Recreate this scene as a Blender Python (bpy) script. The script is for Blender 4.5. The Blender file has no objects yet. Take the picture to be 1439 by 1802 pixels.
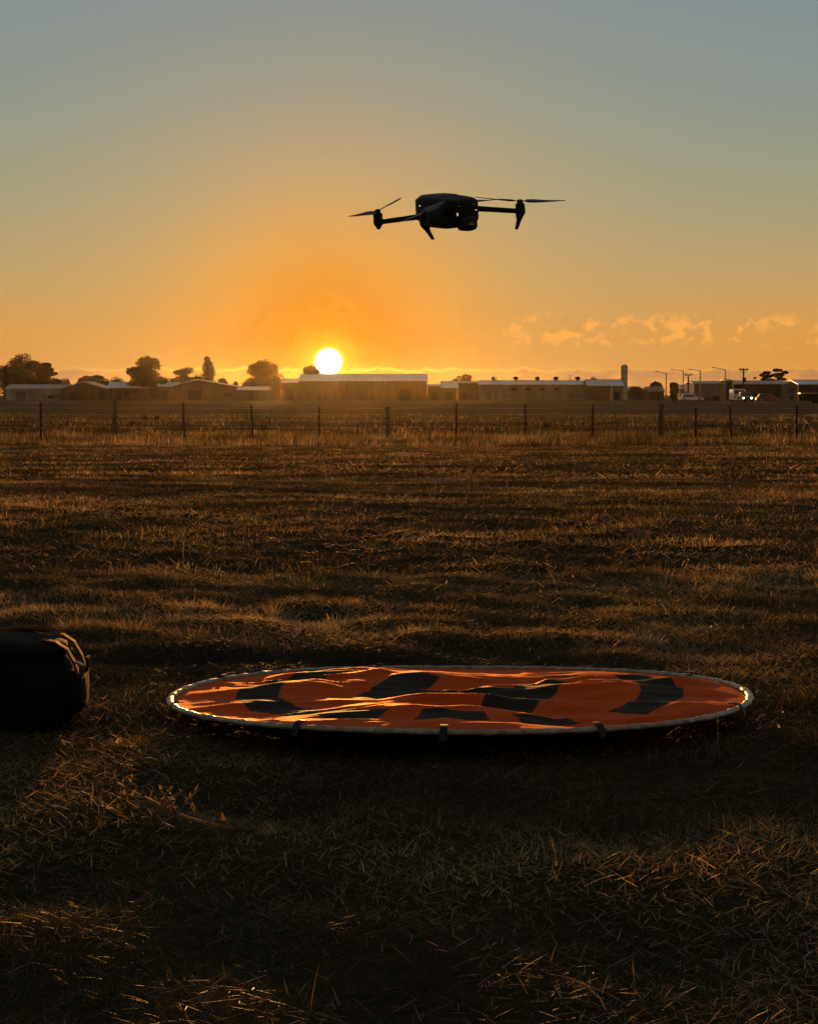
import bpy, math, random
import numpy as np
from mathutils import Vector, Matrix, Euler

R = math.radians
sc = bpy.context.scene
col = sc.collection
rnd = random.Random(7)
rg = np.random.default_rng(11)

# ------------------------------------------------------------------ camera
F = 3820.0            # focal length in pixels of the 1439 x 1802 photograph
HOR = 692.0           # horizon row
EYE = 0.585
PITCH = math.atan((901 - HOR) / F)
cam = bpy.data.cameras.new('camera')
camo = bpy.data.objects.new('camera', cam)
col.objects.link(camo)
cam.sensor_fit = 'HORIZONTAL'
cam.sensor_width = 36
cam.lens = 36 * F / 1439
cam.clip_start = 0.05
cam.clip_end = 8000
camo.location = (0, 0, EYE)
camo.rotation_euler = (R(90) - PITCH, 0, 0)
sc.camera = camo

# ------------------------------------------------------------------ light
SUN_AZ = math.atan((578 - 719.5) / F)        # bearing of the sun, from +Y
DISC_EL = math.atan((HOR - 637) / F)         # where the disc stands
SUN_EL = R(1.75)
SUN_STRENGTH = 4.5
sun = bpy.data.lights.new('sun', 'SUN')
sun.energy = SUN_STRENGTH
sun.angle = R(0.53)
sun.color = (1.0, 0.40, 0.07)
suno = bpy.data.objects.new('sun', sun)
col.objects.link(suno)
sv = Vector((math.sin(SUN_AZ) * math.cos(SUN_EL), math.cos(SUN_AZ) * math.cos(SUN_EL), math.sin(SUN_EL)))
suno.rotation_euler = sv.to_track_quat('Z', 'Y').to_euler()
suno.location = (0, 0, 40)

sc.view_settings.view_transform = 'Standard'
sc.view_settings.look = 'None'
sc.view_settings.gamma = 1
sc.view_settings.use_curve_mapping = False
sc.view_settings.exposure = 0.0
sc.cycles.use_denoising = True
sc.cycles.max_bounces = 6
sc.cycles.transparent_max_bounces = 6
sc.cycles.volume_bounces = 0


class NT:
    """small helper round a node tree"""
    def __init__(self, tree):
        self.t = tree
        self.n = tree.nodes
        self.l = tree.links

    def put(self, v, sock):
        if v is None:
            return
        if hasattr(v, 'is_output'):
            self.l.new(v, sock)
        else:
            if hasattr(sock.default_value, '__len__') and not hasattr(v, '__len__'):
                v = (v,) * len(sock.default_value)
            if hasattr(v, '__len__') and len(sock.default_value) == 4 and len(v) == 3:
                v = (*v, 1)
            sock.default_value = v

    def m(self, op, a, b=None, c=None, clamp=False):
        n = self.n.new('ShaderNodeMath')
        n.operation = op
        n.use_clamp = clamp
        for i, v in enumerate((a, b, c)):
            self.put(v, n.inputs[i])
        return n.outputs[0]

    def vm(self, op, a, b=None, out=0):
        n = self.n.new('ShaderNodeVectorMath')
        n.operation = op
        self.put(a, n.inputs[0])
        if b is not None:
            self.put(b, n.inputs[1])
        return n.outputs['Value'] if op in ('DOT_PRODUCT', 'LENGTH') else n.outputs[0]

    def ss(self, v, a, b, ta=0.0, tb=1.0):
        n = self.n.new('ShaderNodeMapRange')
        n.interpolation_type = 'SMOOTHSTEP'
        self.put(v, n.inputs[0])
        n.inputs[1].default_value = a
        n.inputs[2].default_value = b
        n.inputs[3].default_value = ta
        n.inputs[4].default_value = tb
        return n.outputs[0]

    def lin(self, v, a, b, ta=0.0, tb=1.0):
        n = self.n.new('ShaderNodeMapRange')
        self.put(v, n.inputs[0])
        n.inputs[1].default_value = a
        n.inputs[2].default_value = b
        n.inputs[3].default_value = ta
        n.inputs[4].default_value = tb
        return n.outputs[0]

    def ramp(self, v, stops, interp='LINEAR'):
        n = self.n.new('ShaderNodeValToRGB')
        cr = n.color_ramp
        cr.interpolation = interp
        while len(cr.elements) < len(stops):
            cr.elements.new(0.5)
        for e, (p, c) in zip(cr.elements, stops):
            e.position = p
            e.color = (*c, 1) if hasattr(c, '__len__') else (c, c, c, 1)
        self.put(v, n.inputs[0])
        return n.outputs[0]

    def mix(self, f, a, b, mode='MIX'):
        n = self.n.new('ShaderNodeMix')
        n.data_type = 'RGBA'
        n.blend_type = mode
        n.clamp_result = False
        self.put(f, n.inputs[0])
        self.put(a, n.inputs[6])
        self.put(b, n.inputs[7])
        return n.outputs[2]

    def noise(self, vec, scale, detail=3.0, rough=0.55, dist=0.0):
        n = self.n.new('ShaderNodeTexNoise')
        self.put(vec, n.inputs['Vector'])
        n.inputs['Scale'].default_value = scale
        n.inputs['Detail'].default_value = detail
        n.inputs['Roughness'].default_value = rough
        n.inputs['Distortion'].default_value = dist
        return n.outputs[0]

    def xyz(self, x, y, z=0.0):
        n = self.n.new('ShaderNodeCombineXYZ')
        for i, v in enumerate((x, y, z)):
            self.put(v, n.inputs[i])
        return n.outputs[0]

    def sep(self, v):
        n = self.n.new('ShaderNodeSeparateXYZ')
        self.put(v, n.inputs[0])
        return n.outputs


# ------------------------------------------------------------------ sky
world = bpy.data.worlds.new('World')
sc.world = world
world.use_nodes = True
w = NT(world.node_tree)
bg = w.n['Background']
bg.inputs[1].default_value = 0.1
sky = w.n.new('ShaderNodeTexSky')
sky.sky_type = 'NISHITA'
sky.sun_disc = False
sky.sun_elevation = SUN_EL
sky.sun_rotation = SUN_AZ
sky.air_density = 1.0
sky.dust_density = 4.0
sky.ozone_density = 1.5
tc = w.n.new('ShaderNodeTexCoord')
d = w.vm('NORMALIZE', tc.outputs['Generated'])
dx, dy, dz = w.sep(d)[:3]
el = w.m('MULTIPLY', w.m('ARCSINE', dz), 180 / math.pi)
az = w.m('SUBTRACT', w.m('MULTIPLY', w.m('ARCTAN2', dx, dy), 180 / math.pi), math.degrees(SUN_AZ))
sd = (math.sin(SUN_AZ) * math.cos(DISC_EL), math.cos(SUN_AZ) * math.cos(DISC_EL), math.sin(DISC_EL))
th = w.m('MULTIPLY', w.m('ARCCOSINE', w.m('MINIMUM', w.vm('DOT_PRODUCT', d, sd), 1.0)), 180 / math.pi)
# colour by elevation, 0..90 degrees squeezed so that the low sky gets the room
ek = w.m('POWER', w.m('DIVIDE', w.m('MAXIMUM', el, 0.0), 90.0), 0.5)
def ep(deg): return (deg / 90) ** 0.5
base = w.ramp(ek, [(ep(0), (.78, .30, .05)), (ep(1.6), (.74, .33, .07)), (ep(3.2), (.50, .35, .145)),
                   (ep(5.2), (.33, .335, .215)), (ep(7.5), (.240, .300, .272)), (ep(10.3), (.195, .265, .290)),
                   (ep(20), (.185, .215, .220)), (ep(45), (.135, .148, .148)), (1.0, (.105, .115, .116))])
# the glow of the low sun
gcol = w.ramp(w.m('DIVIDE', th, 12.0), [(0.0, (.60, .19, .0)), (.12, (.66, .225, .002)), (.25, (.82, .325, .04)), (.45, (.64, .36, .11)),
                                         (.75, (.42, .36, .19)), (1.0, (.34, .34, .21))], 'B_SPLINE')
gw = w.ramp(w.m('DIVIDE', th, 14.0), [(0, 1.0), (.10, .97), (.20, .78), (.35, .46), (.55, .18), (.8, .04), (1, 0.0)], 'B_SPLINE')
c = w.mix(gw, base, gcol)
# the far side of the sky is dimmer at sunrise
side = w.ss(w.m('ABSOLUTE', az), 12, 150, 1.0, 0.0)
c = w.mix(1.0, c, w.mix(side, (.80, .68, .57), (1.0, 1.0, 1.0)), 'MULTIPLY')
# low cloud bank along the horizon with a lit upper edge
acoord = w.xyz(az, 0.0, 0.0)
btop = w.m('ADD', w.m('MULTIPLY', w.noise(acoord, 1.1, 4.0, .6), .5), .36)
near = w.ss(w.m('ABSOLUTE', az), 0.5, 7.5, 1.0, 0.0)
bank = w.ss(w.m('SUBTRACT', btop, el), -.03, .05)
patch = w.ss(w.noise(w.xyz(az, w.m('MULTIPLY', el, 3.0)), .5, 4.0, .6), .40, .56)
bcol = w.mix(near, (.46, .215, .095), (.92, .33, .02))
c = w.mix(w.m('MULTIPLY', bank, w.m('MULTIPLY', patch, .75)), c, bcol)
rim = w.m('POWER', w.m('MAXIMUM', w.m('SUBTRACT', 1.0, w.m('DIVIDE', w.m('ABSOLUTE', w.m('SUBTRACT', btop, el)), .075)), 0.0), 1.5)
c = w.mix(w.m('MULTIPLY', rim, w.m('ADD', w.m('MULTIPLY', near, .75), .12)), c, (1.15, .74, .12))
# small lit cumulus
cc = w.xyz(az, w.m('MULTIPLY', el, 1.25), 3.7)
cn = w.noise(cc, 1.9, 6.0, .58, .3)
cband = w.m('MULTIPLY', w.ss(el, 1.05, 1.55), w.ss(el, 1.75, 2.25, 1.0, 0.0))
cmask = w.m('MULTIPLY', w.m('MULTIPLY', w.ss(cn, .49, .60), cband), w.ss(az, 3.5, 6.0))
c = w.mix(w.m('MULTIPLY', cmask, .85), c, (.98, .43, .085))
# the sun itself
halo = w.ramp(w.m('DIVIDE', th, 1.8), [(0, 1.0), (.165, 1.0), (.23, .62), (.31, .30), (.48, .12), (.7, .04), (1.0, 0.0)])
c = w.mix(halo, c, (1.25, .86, .02))
disc = w.ss(th, .22, .40, 1.0, 0.0)
c = w.mix(disc, c, (9.0, 7.4, 4.6))
c10 = w.vm('SCALE', c)
w.put(10.0, c10.node.inputs['Scale'])
fin = w.mix(.06, c10, sky.outputs[0])
fin = w.mix(disc, fin, c10)
w.l.new(fin, bg.inputs[0])


# ------------------------------------------------------------------ helpers
def at(px, py, dist):
    """the place that lies dist metres ahead on the ray through a pixel of the photograph"""
    a = (px - 719.5) / F
    b = -(py - 901) / F
    fy = math.cos(PITCH) + b * math.sin(PITCH)
    fz = -math.sin(PITCH) + b * math.cos(PITCH)
    k = dist / fy
    return Vector((a * k, dist, EYE + fz * k))


class Waves:
    """smooth noise: a sum of plane waves"""
    def __init__(self, wl, n=22, seed=0):
        g = np.random.default_rng(seed)
        a = g.uniform(0, 2 * np.pi, n)
        k = 2 * np.pi / (wl * g.uniform(.65, 1.6, n))
        self.kx, self.ky, self.ph = np.cos(a) * k, np.sin(a) * k, g.uniform(0, 6.28, n)
        self.s = math.sqrt(2.0 / n)

    def __call__(self, x, y):
        o = np.zeros(np.shape(x))
        for kx, ky, p in zip(self.kx, self.ky, self.ph):
            o += np.sin(kx * x + ky * y + p)
        return o * self.s


W1, W2, W3, W4 = Waves(3.4, seed=1), Waves(.95, seed=2), Waves(.33, seed=3), Waves(14, seed=4)
DROP = 0.9
PAD = Vector((.0915, 3.935, 0))
PADS = .945


def ground_z(x, y):
    x = np.asarray(x, float)
    y = np.asarray(y, float)
    t = np.clip((y - 7) / 58.0, 0, 1)
    z = -DROP * (t + .04 * np.sin(2 * np.pi * t) * 0)
    r = np.hypot(x, y)
    f1 = np.clip(1.6 - r / 120, 0, 1)
    f2 = np.clip(1.4 - r / 60, 0, 1)
    f3 = np.clip(1.3 - r / 16, 0, 1)
    pr = np.clip((np.hypot(x - PAD.x, y - PAD.y) - .45) / .35, .12, 1)
    br = np.clip((np.hypot((x + .83), (y - 3.8)) - .2) / .3, .15, 1)
    q = pr * br
    return z + q * (W1(x, y) * .0030 * f1 + W2(x, y) * .0048 * np.clip(1.35 - r / 14, .45, 1) * f2) + W3(x, y) * .0075 * f3 * np.maximum(pr, .2) + W4(x, y) * .007 * f1 * np.clip((r - 8) / 20, 0, 1)


def gz(x, y):
    return float(ground_z(np.array([x]), np.array([y]))[0])


class MB:
    """collects shapes for ONE mesh object"""
    def __init__(self):
        self.v = []
        self.f = []

    def add(self, vs, fs):
        o = len(self.v)
        self.v += [tuple(p) for p in vs]
        self.f += [tuple(i + o for i in f) for f in fs]
        return self

    def box(self, x0, x1, y0, y1, z0, z1, M=None):
        vs = [Vector(p) for p in ((x0, y0, z0), (x1, y0, z0), (x1, y1, z0), (x0, y1, z0),
                                  (x0, y0, z1), (x1, y0, z1), (x1, y1, z1), (x0, y1, z1))]
        if M is not None:
            vs = [M @ p for p in vs]
        return self.add(vs, [(0, 3, 2, 1), (4, 5, 6, 7), (0, 1, 5, 4), (1, 2, 6, 5), (2, 3, 7, 6), (3, 0, 4, 7)])

    def tube(self, pts, rads, n=8, flat=1.0):
        pts = [Vector(p) for p in pts]
        if not hasattr(rads, '__len__'):
            rads = [rads] * len(pts)
        vs, fs = [], []
        ref = None
        for i, p in enumerate(pts):
            t = (pts[min(i + 1, len(pts) - 1)] - pts[max(i - 1, 0)]).normalized()
            if ref is None:
                ref = Vector((0, 0, 1)) if abs(t.z) < .9 else Vector((1, 0, 0))
            u = t.cross(ref).normalized()
            v = u.cross(t).normalized()
            ref = v
            for k in range(n):
                a = 2 * math.pi * k / n
                vs.append(p + (u * math.cos(a) + v * math.sin(a) * flat) * rads[i])
        for i in range(len(pts) - 1):
            for k in range(n):
                k2 = (k + 1) % n
                fs.append((i * n + k, i * n + k2, (i + 1) * n + k2, (i + 1) * n + k))
        fs.append(tuple(range(n - 1, -1, -1)))
        fs.append(tuple((len(pts) - 1) * n + k for k in range(n)))
        return self.add(vs, fs)

    def lathe(self, prof, n=16, M=None):
        vs, fs = [], []
        for r, z in prof:
            for k in range(n):
                a = 2 * math.pi * k / n
                p = Vector((r * math.cos(a), r * math.sin(a), z))
                vs.append(M @ p if M is not None else p)
        for i in range(len(prof) - 1):
            for k in range(n):
                k2 = (k + 1) % n
                fs.append((i * n + k, i * n + k2, (i + 1) * n + k2, (i + 1) * n + k))
        fs.append(tuple(range(n - 1, -1, -1)))
        fs.append(tuple((len(prof) - 1) * n + k for k in range(n)))
        return self.add(vs, fs)

    def prism(self, poly, a, b, axis='y', M=None):
        """poly in the plane across the axis, run from a to b"""
        def pt(u, v, t):
            p = {'y': (u, t, v), 'x': (t, u, v), 'z': (u, v, t)}[axis]
            p = Vector(p)
            return M @ p if M is not None else p
        n = len(poly)
        vs = [pt(u, v, a) for u, v in poly] + [pt(u, v, b) for u, v in poly]
        fs = [tuple(range(n)), tuple(range(2 * n - 1, n - 1, -1))]
        fs += [(i, i + n, (i + 1) % n + n, (i + 1) % n) for i in range(n)]
        return self.add(vs, fs)

    def loft(self, rings):
        n = len(rings[0])
        vs = [p for r in rings for p in r]
        fs = []
        for i in range(len(rings) - 1):
            for k in range(n):
                k2 = (k + 1) % n
                fs.append((i * n + k, i * n + k2, (i + 1) * n + k2, (i + 1) * n + k))
        fs.append(tuple(range(n - 1, -1, -1)))
        fs.append(tuple((len(rings) - 1) * n + k for k in range(n)))
        return self.add(vs, fs)

    def build(self, name, mat, parent=None, smooth=False, bevel=0, recalc=True):
        me = bpy.data.meshes.new(name)
        me.from_pydata(self.v, [], self.f)
        if recalc:
            import bmesh
            bm = bmesh.new()
            bm.from_mesh(me)
            bmesh.ops.recalc_face_normals(bm, faces=bm.faces)
            bm.to_mesh(me)
            bm.free()
        if smooth:
            me.shade_smooth()
        me.materials.append(mat)
        o = bpy.data.objects.new(name, me)
        col.objects.link(o)
        if parent:
            o.parent = parent
        if bevel:
            b = o.modifiers.new('bevel', 'BEVEL')
            b.width = bevel
            b.segments = 2
            b.limit_method = 'ANGLE'
        return o


def tag(o, label=None, cat=None, group=None, kind=None):
    if label: o['label'] = label
    if cat: o['category'] = cat
    if group: o['group'] = group
    if kind: o['kind'] = kind
    return o


def empty(name, loc, rot=(0, 0, 0)):
    o = bpy.data.objects.new(name, None)
    col.objects.link(o)
    o.location = loc
    o.rotation_euler = rot
    o.empty_display_size = .1
    return o


def fast_mesh(name, V, tris, mat, tint=None, parent=None, smooth=False):
    """numpy arrays to one mesh object; tint is a colour per vertex (the colour of the thing itself)"""
    me = bpy.data.meshes.new(name)
    me.vertices.add(len(V))
    me.vertices.foreach_set('co', np.ascontiguousarray(V, np.float32).ravel())
    me.loops.add(tris.size)
    me.loops.foreach_set('vertex_index', np.ascontiguousarray(tris, np.int32).ravel())
    n, k = tris.shape
    me.polygons.add(n)
    me.polygons.foreach_set('loop_start', np.arange(0, n * k, k, dtype=np.int32))
    me.polygons.foreach_set('loop_total', np.full(n, k, np.int32))
    if tint is not None:
        a = me.attributes.new('tint', 'FLOAT_COLOR', 'POINT')
        a.data.foreach_set('color', np.concatenate([tint, np.ones((len(tint), 1))], 1).astype(np.float32).ravel())
    me.update(calc_edges=True)
    if smooth:
        me.shade_smooth()
    me.materials.append(mat)
    o = bpy.data.objects.new(name, me)
    col.objects.link(o)
    if parent:
        o.parent = parent
    return o


# ------------------------------------------------------------------ materials
def new_mat(name):
    m = bpy.data.materials.new(name)
    m.use_nodes = True
    return m, NT(m.node_tree), m.node_tree.nodes['Principled BSDF']


def plain(name, colr, rough=.6, metal=0.0, var=.25, scale=6.0, bump=0.0, spec=.5):
    m, n, b = new_mat(name)
    t = n.n.new('ShaderNodeTexCoord')
    f = n.noise(t.outputs['Object'], scale, 4.0)
    lo = tuple(v * (1 - var) for v in colr)
    hi = tuple(v * (1 + var) for v in colr)
    n.l.new(n.mix(n.ss(f, .3, .7), lo, hi), b.inputs['Base Color'])
    n.l.new(n.lin(f, .3, .7, rough * .85, min(1, rough * 1.15)), b.inputs['Roughness'])
    b.inputs['Metallic'].default_value = metal
    b.inputs['Specular IOR Level'].default_value = spec
    if bump:
        bn = n.n.new('ShaderNodeBump')
        bn.inputs['Strength'].default_value = bump
        bn.inputs['Distance'].default_value = .01
        n.l.new(n.noise(t.outputs['Object'], scale * 6, 3.0), bn.inputs['Height'])
        n.l.new(bn.outputs[0], b.inputs['Normal'])
    return m


def sheet_metal(name, colr, rough, metal, pitch=.25):
    """ribbed wall or roof sheeting, streaked by weather"""
    m, n, b = new_mat(name)
    t = n.n.new('ShaderNodeTexCoord')
    x, y, z = n.sep(t.outputs['Object'])[:3]
    f = n.noise(n.xyz(n.m('MULTIPLY', x, 1.2), n.m('MULTIPLY', y, 1.2), n.m('MULTIPLY', z, .25)), 1.1, 5.0, .65)
    sheetn = n.noise(n.xyz(n.m('FLOOR', n.m('DIVIDE', x, 2.4)), 0.5, 0.5), 7.3, 0)
    k = n.m('ADD', n.m('MULTIPLY', f, .7), n.m('MULTIPLY', sheetn, .3))
    n.l.new(n.mix(n.ss(k, .32, .68), tuple(v * .68 for v in colr), tuple(v * 1.2 for v in colr)), b.inputs['Base Color'])
    b.inputs['Roughness'].default_value = rough
    b.inputs['Metallic'].default_value = metal
    b.inputs['Specular IOR Level'].default_value = .5 if metal else .08
    bn = n.n.new('ShaderNodeBump')
    bn.inputs['Strength'].default_value = .5
    bn.inputs['Distance'].default_value = .03
    n.l.new(n.m('SINE', n.m('MULTIPLY', x, 2 * math.pi / pitch)), bn.inputs['Height'])
    n.l.new(bn.outputs[0], b.inputs['Normal'])
    return m


def grass_mat(name, trans=.45, gloss=.0):
    m, n, b = new_mat(name)
    a = n.n.new('ShaderNodeAttribute')
    a.attribute_name = 'tint'
    b.inputs['Roughness'].default_value = .55
    b.inputs['Specular IOR Level'].default_value = .16
    n.l.new(a.outputs['Color'], b.inputs['Base Color'])
    tr = n.n.new('ShaderNodeBsdfTranslucent')
    n.l.new(a.outputs['Color'], tr.inputs[0])
    mx = n.n.new('ShaderNodeMixShader')
    mx.inputs[0].default_value = trans
    n.l.new(b.outputs[0], mx.inputs[1])
    n.l.new(tr.outputs[0], mx.inputs[2])
    n.l.new(mx.outputs[0], n.n['Material Output'].inputs[0])
    return m


def emit(name, colr, s):
    m, n, b = new_mat(name)
    b.inputs['Base Color'].default_value = (*colr, 1)
    b.inputs['Emission Color'].default_value = (*colr, 1)
    b.inputs['Emission Strength'].default_value = s
    return m


M = {}
M['grass'] = grass_mat('dry_grass_blades')
M['leaf'] = grass_mat('tree_leaves', .25)
M['bark'] = plain('bark', (.09, .065, .045), .9, var=.35, scale=3)
M['post'] = plain('weathered_wood', (.075, .058, .043), .9, var=.3, scale=12, bump=.4)
M['star'] = plain('rusty_steel', (.045, .028, .02), .8, .1, scale=20, spec=.1)
M['wire'] = plain('galvanised_wire', (.45, .45, .44), .35, .9, scale=20)
M['wall_pale'] = sheet_metal('pale_sheeting', (.34, .325, .30), .9, .0)
M['wall_grey'] = sheet_metal('grey_sheeting', (.21, .20, .185), .9, .0)
M['wall_brown'] = sheet_metal('brown_sheeting', (.105, .082, .064), .9, .0)
M['wall_dark'] = sheet_metal('dark_sheeting', (.05, .046, .04), .9, .0)
M['wall_green'] = sheet_metal('green_sheeting', (.06, .085, .07), .9, .0)
M['roof'] = sheet_metal('zinc_roofing', (.52, .52, .52), .38, .75)
M['roof_dull'] = sheet_metal('dull_roofing', (.30, .30, .30), .5, .4)
M['roof_tile'] = plain('tiled_roof', (.14, .09, .07), .8, scale=2)
M['opening'] = plain('dark_doorway', (.02, .018, .016), .8)
M['glass'] = plain('window_glass', (.03, .035, .04), .12, spec=.8)
M['concrete'] = plain('concrete', (.34, .32, .29), .85, scale=1.5)
M['steelpole'] = plain('galvanised_pole', (.36, .36, .35), .5, .6)
M['straw'] = plain('dry_stalk', (.20, .13, .06), .8, scale=60, spec=.15)
M['black_plastic'] = plain('black_plastic', (.016, .015, .014), .55, scale=40, spec=.3)
M['grey_plastic'] = plain('dark_grey_plastic', (.012, .0115, .011), .6, scale=40, spec=.2)
M['blade'] = plain('propeller_plastic', (.014, .013, .012), .5, scale=40)
M['lens'] = plain('lens_glass', (.01, .01, .012), .08, spec=.9)
M['led'] = emit('status_light', (1.0, .93, .78), .55)  # emission stands in for white glints on the drone's shell
M['bagcloth'] = plain('bag_canvas', (.012, .0095, .007), .9, var=.3, scale=30, bump=.5, spec=.1)
M['bagtan'] = plain('bag_leather_trim', (.13, .05, .015), .8, scale=30, bump=.3, spec=.15)
M['zipper'] = plain('metal_zip', (.6, .58, .52), .3, .9)
M['tyre'] = plain('tyre_rubber', (.02, .02, .02), .8)
M['paint_white'] = plain('white_paint', (.75, .73, .70), .35, spec=.6)
M['paint_dark'] = plain('dark_blue_paint', (.03, .032, .04), .3, spec=.6)
M['paint_red'] = plain('dull_red_paint', (.22, .07, .05), .4, spec=.6)
M['headlamp'] = emit('headlamp', (1.0, .95, .85), 6.0)
M['asphalt'] = plain('gravel_road', (.10, .08, .06), .85, scale=.6)

# soil with dry and green patches
m, n, b = new_mat('paddock_soil')
t = n.n.new('ShaderNodeTexCoord')
o = t.outputs['Object']
x, y, z = n.sep(o)[:3]
big = n.noise(n.xyz(n.m('MULTIPLY', x, .35), y, 0.0), .11, 6.0, .62)
mid = n.noise(o, 1.7, 6.0, .65)
fine = n.noise(o, 38.0, 5.0, .7)
k = n.m('ADD', n.m('MULTIPLY', big, .45), n.m('ADD', n.m('MULTIPLY', mid, .35), n.m('MULTIPLY', fine, .3)))
far_veil = n.ss(y, 78.0, 150.0)  # distant soil coloured paler to imitate the veil of glare over it
n.l.new(n.mix(far_veil, n.ramp(k, [(.36, (.020, .016, .010)), (.5, (.034, .027, .016)), (.6, (.052, .040, .022)), (.72, (.08, .060, .032))]), n.ramp(k, [(.38, (.075, .055, .034)), (.62, (.15, .11, .066))])), b.inputs['Base Color'])
b.inputs['Roughness'].default_value = .95
b.inputs['Specular IOR Level'].default_value = .0
bn = n.n.new('ShaderNodeBump')
bn.inputs['Strength'].default_value = .35
bn.inputs['Distance'].default_value = .006
n.l.new(n.m('ADD', fine, n.m('MULTIPLY', mid, 2.0)), bn.inputs['Height'])
n.l.new(bn.outputs[0], b.inputs['Normal'])
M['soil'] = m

# landing pad cloth: orange with a printed dark ring and an H
m, n, b = new_mat('pad_cloth')
t = n.n.new('ShaderNodeTexCoord')
x, y, z = n.sep(t.outputs['Object'])[:3]
r = n.m('SQRT', n.m('ADD', n.m('MULTIPLY', x, x), n.m('MULTIPLY', y, y)))
ring = n.m('MULTIPLY', n.ss(r, .346, .350), n.ss(r, .428, .432, 1.0, 0.0))
an = n.m('MULTIPLY', n.m('ARCTAN2', y, x), 180 / math.pi)
for a0, a1 in ((-58, -40), (-84, -76), (-112, -102), (58, 82), (104, 124)):      # the ring is printed in arcs
    gap = n.m('MULTIPLY', n.ss(an, a0 - .4, a0 + .4), n.ss(an, a1 - .4, a1 + .4, 1.0, 0.0))
    ring = n.m('MULTIPLY', ring, n.m('SUBTRACT', 1.0, gap))
ca, sa = math.cos(R(-18)), math.sin(R(-18))
hx = n.m('ADD', n.m('MULTIPLY', x, ca), n.m('MULTIPLY', y, sa))
hy = n.m('SUBTRACT', n.m('MULTIPLY', y, ca), n.m('MULTIPLY', x, sa))
ahx, ahy = n.m('ABSOLUTE', hx), n.m('ABSOLUTE', hy)
bars = n.m('MULTIPLY', n.m('MULTIPLY', n.ss(ahx, .095, .098), n.ss(ahx, .185, .188, 1.0, 0.0)), n.ss(ahy, .188, .191, 1.0, 0.0))
cross = n.m('MULTIPLY', n.ss(ahx, .120, .123, 1.0, 0.0), n.ss(ahy, .034, .037, 1.0, 0.0))
ink = n.m('MAXIMUM', ring, n.m('MAXIMUM', bars, cross))
f = n.noise(t.outputs['Object'], 9.0, 5.0, .6)
weave = n.noise(t.outputs['Object'], 420.0, 2.0)
orange = n.mix(n.ss(f, .3, .75), (.46, .034, .008), (.58, .055, .011))
dust = n.m('MULTIPLY', n.ss(n.noise(t.outputs['Object'], 22.0, 6.0, .75), .56, .74), .22)
cl = n.mix(dust, n.mix(ink, orange, (.036, .030, .022)), (.20, .11, .06))
n.l.new(cl, b.inputs['Base Color'])
b.inputs['Roughness'].default_value = .62
b.inputs['Specular IOR Level'].default_value = .3

bn = n.n.new('ShaderNodeBump')
bn.inputs['Strength'].default_value = .25
bn.inputs['Distance'].default_value = .002
crease = n.noise(n.xyz(n.m('MULTIPLY', x, .5), y, 0.0), 24.0, 7.0, .62, 1.2)
bn.inputs['Strength'].default_value = .55
n.l.new(n.m('ADD', n.m('MULTIPLY', weave, .3), n.m('MULTIPLY', crease, 2.4)), bn.inputs['Height'])
n.l.new(bn.outputs[0], b.inputs['Normal'])
b.inputs['Specular IOR Level'].default_value = .05
gl = n.n.new('ShaderNodeBsdfGlossy')
gl.inputs['Roughness'].default_value = .66
n.l.new(n.mix(ink, (.80, .17, .022), (.045, .036, .026)), gl.inputs['Color'])
n.l.new(bn.outputs[0], gl.inputs['Normal'])
mx = n.n.new('ShaderNodeMixShader')
mx.inputs[0].default_value = .42
n.l.new(b.outputs[0], mx.inputs[1])
n.l.new(gl.outputs[0], mx.inputs[2])
n.l.new(mx.outputs[0], n.n['Material Output'].inputs[0])
M['pad'] = m
# bound rim: silvery tape, scuffed
m, n, b = new_mat('pad_rim_tape')
t = n.n.new('ShaderNodeTexCoord')
f = n.noise(t.outputs['Object'], 60.0, 4.0, .7)
n.l.new(n.ramp(f, [(.3, (.12, .10, .08)), (.5, (.27, .24, .20)), (.7, (.48, .44, .38))]), b.inputs['Base Color'])
b.inputs['Roughness'].default_value = .4
b.inputs['Metallic'].default_value = .3
M['rim'] = m

# ------------------------------------------------------------------ ground: one sheet out to the horizon
ys = np.concatenate([np.linspace(-50, 0, 14)[:-1], np.linspace(0, 1.6, 12)[:-1], np.geomspace(1.6, 100, 470)[:-1], np.geomspace(100, 1500, 60)])
u = np.linspace(-1, 1, 261)
Y = np.repeat(ys[:, None], len(u), 1)
wd = 1.2 + .235 * np.abs(Y)
X = wd * u[None, :]
stretch = np.abs(u[None, :]) ** 30 * np.sign(u[None, :]) * (1200 - wd)
X = X + np.where(np.abs(u[None, :]) > .86, stretch, 0)
Z = ground_z(X, Y)
nr, nc = X.shape
V = np.stack([X, Y, Z], -1).reshape(-1, 3)
i = np.arange(nr * nc).reshape(nr, nc)
Q = np.stack([i[:-1, :-1], i[:-1, 1:], i[1:, 1:], i[1:, :-1]], -1).reshape(-1, 4)
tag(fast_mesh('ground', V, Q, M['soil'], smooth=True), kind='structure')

# road in front of the sheds, with a pale edge line
rd = MB().box(-420, 420, 343, 352, -DROP - .3, -DROP + .06)
tag(rd.build('road', M['asphalt']), kind='structure')


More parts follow.
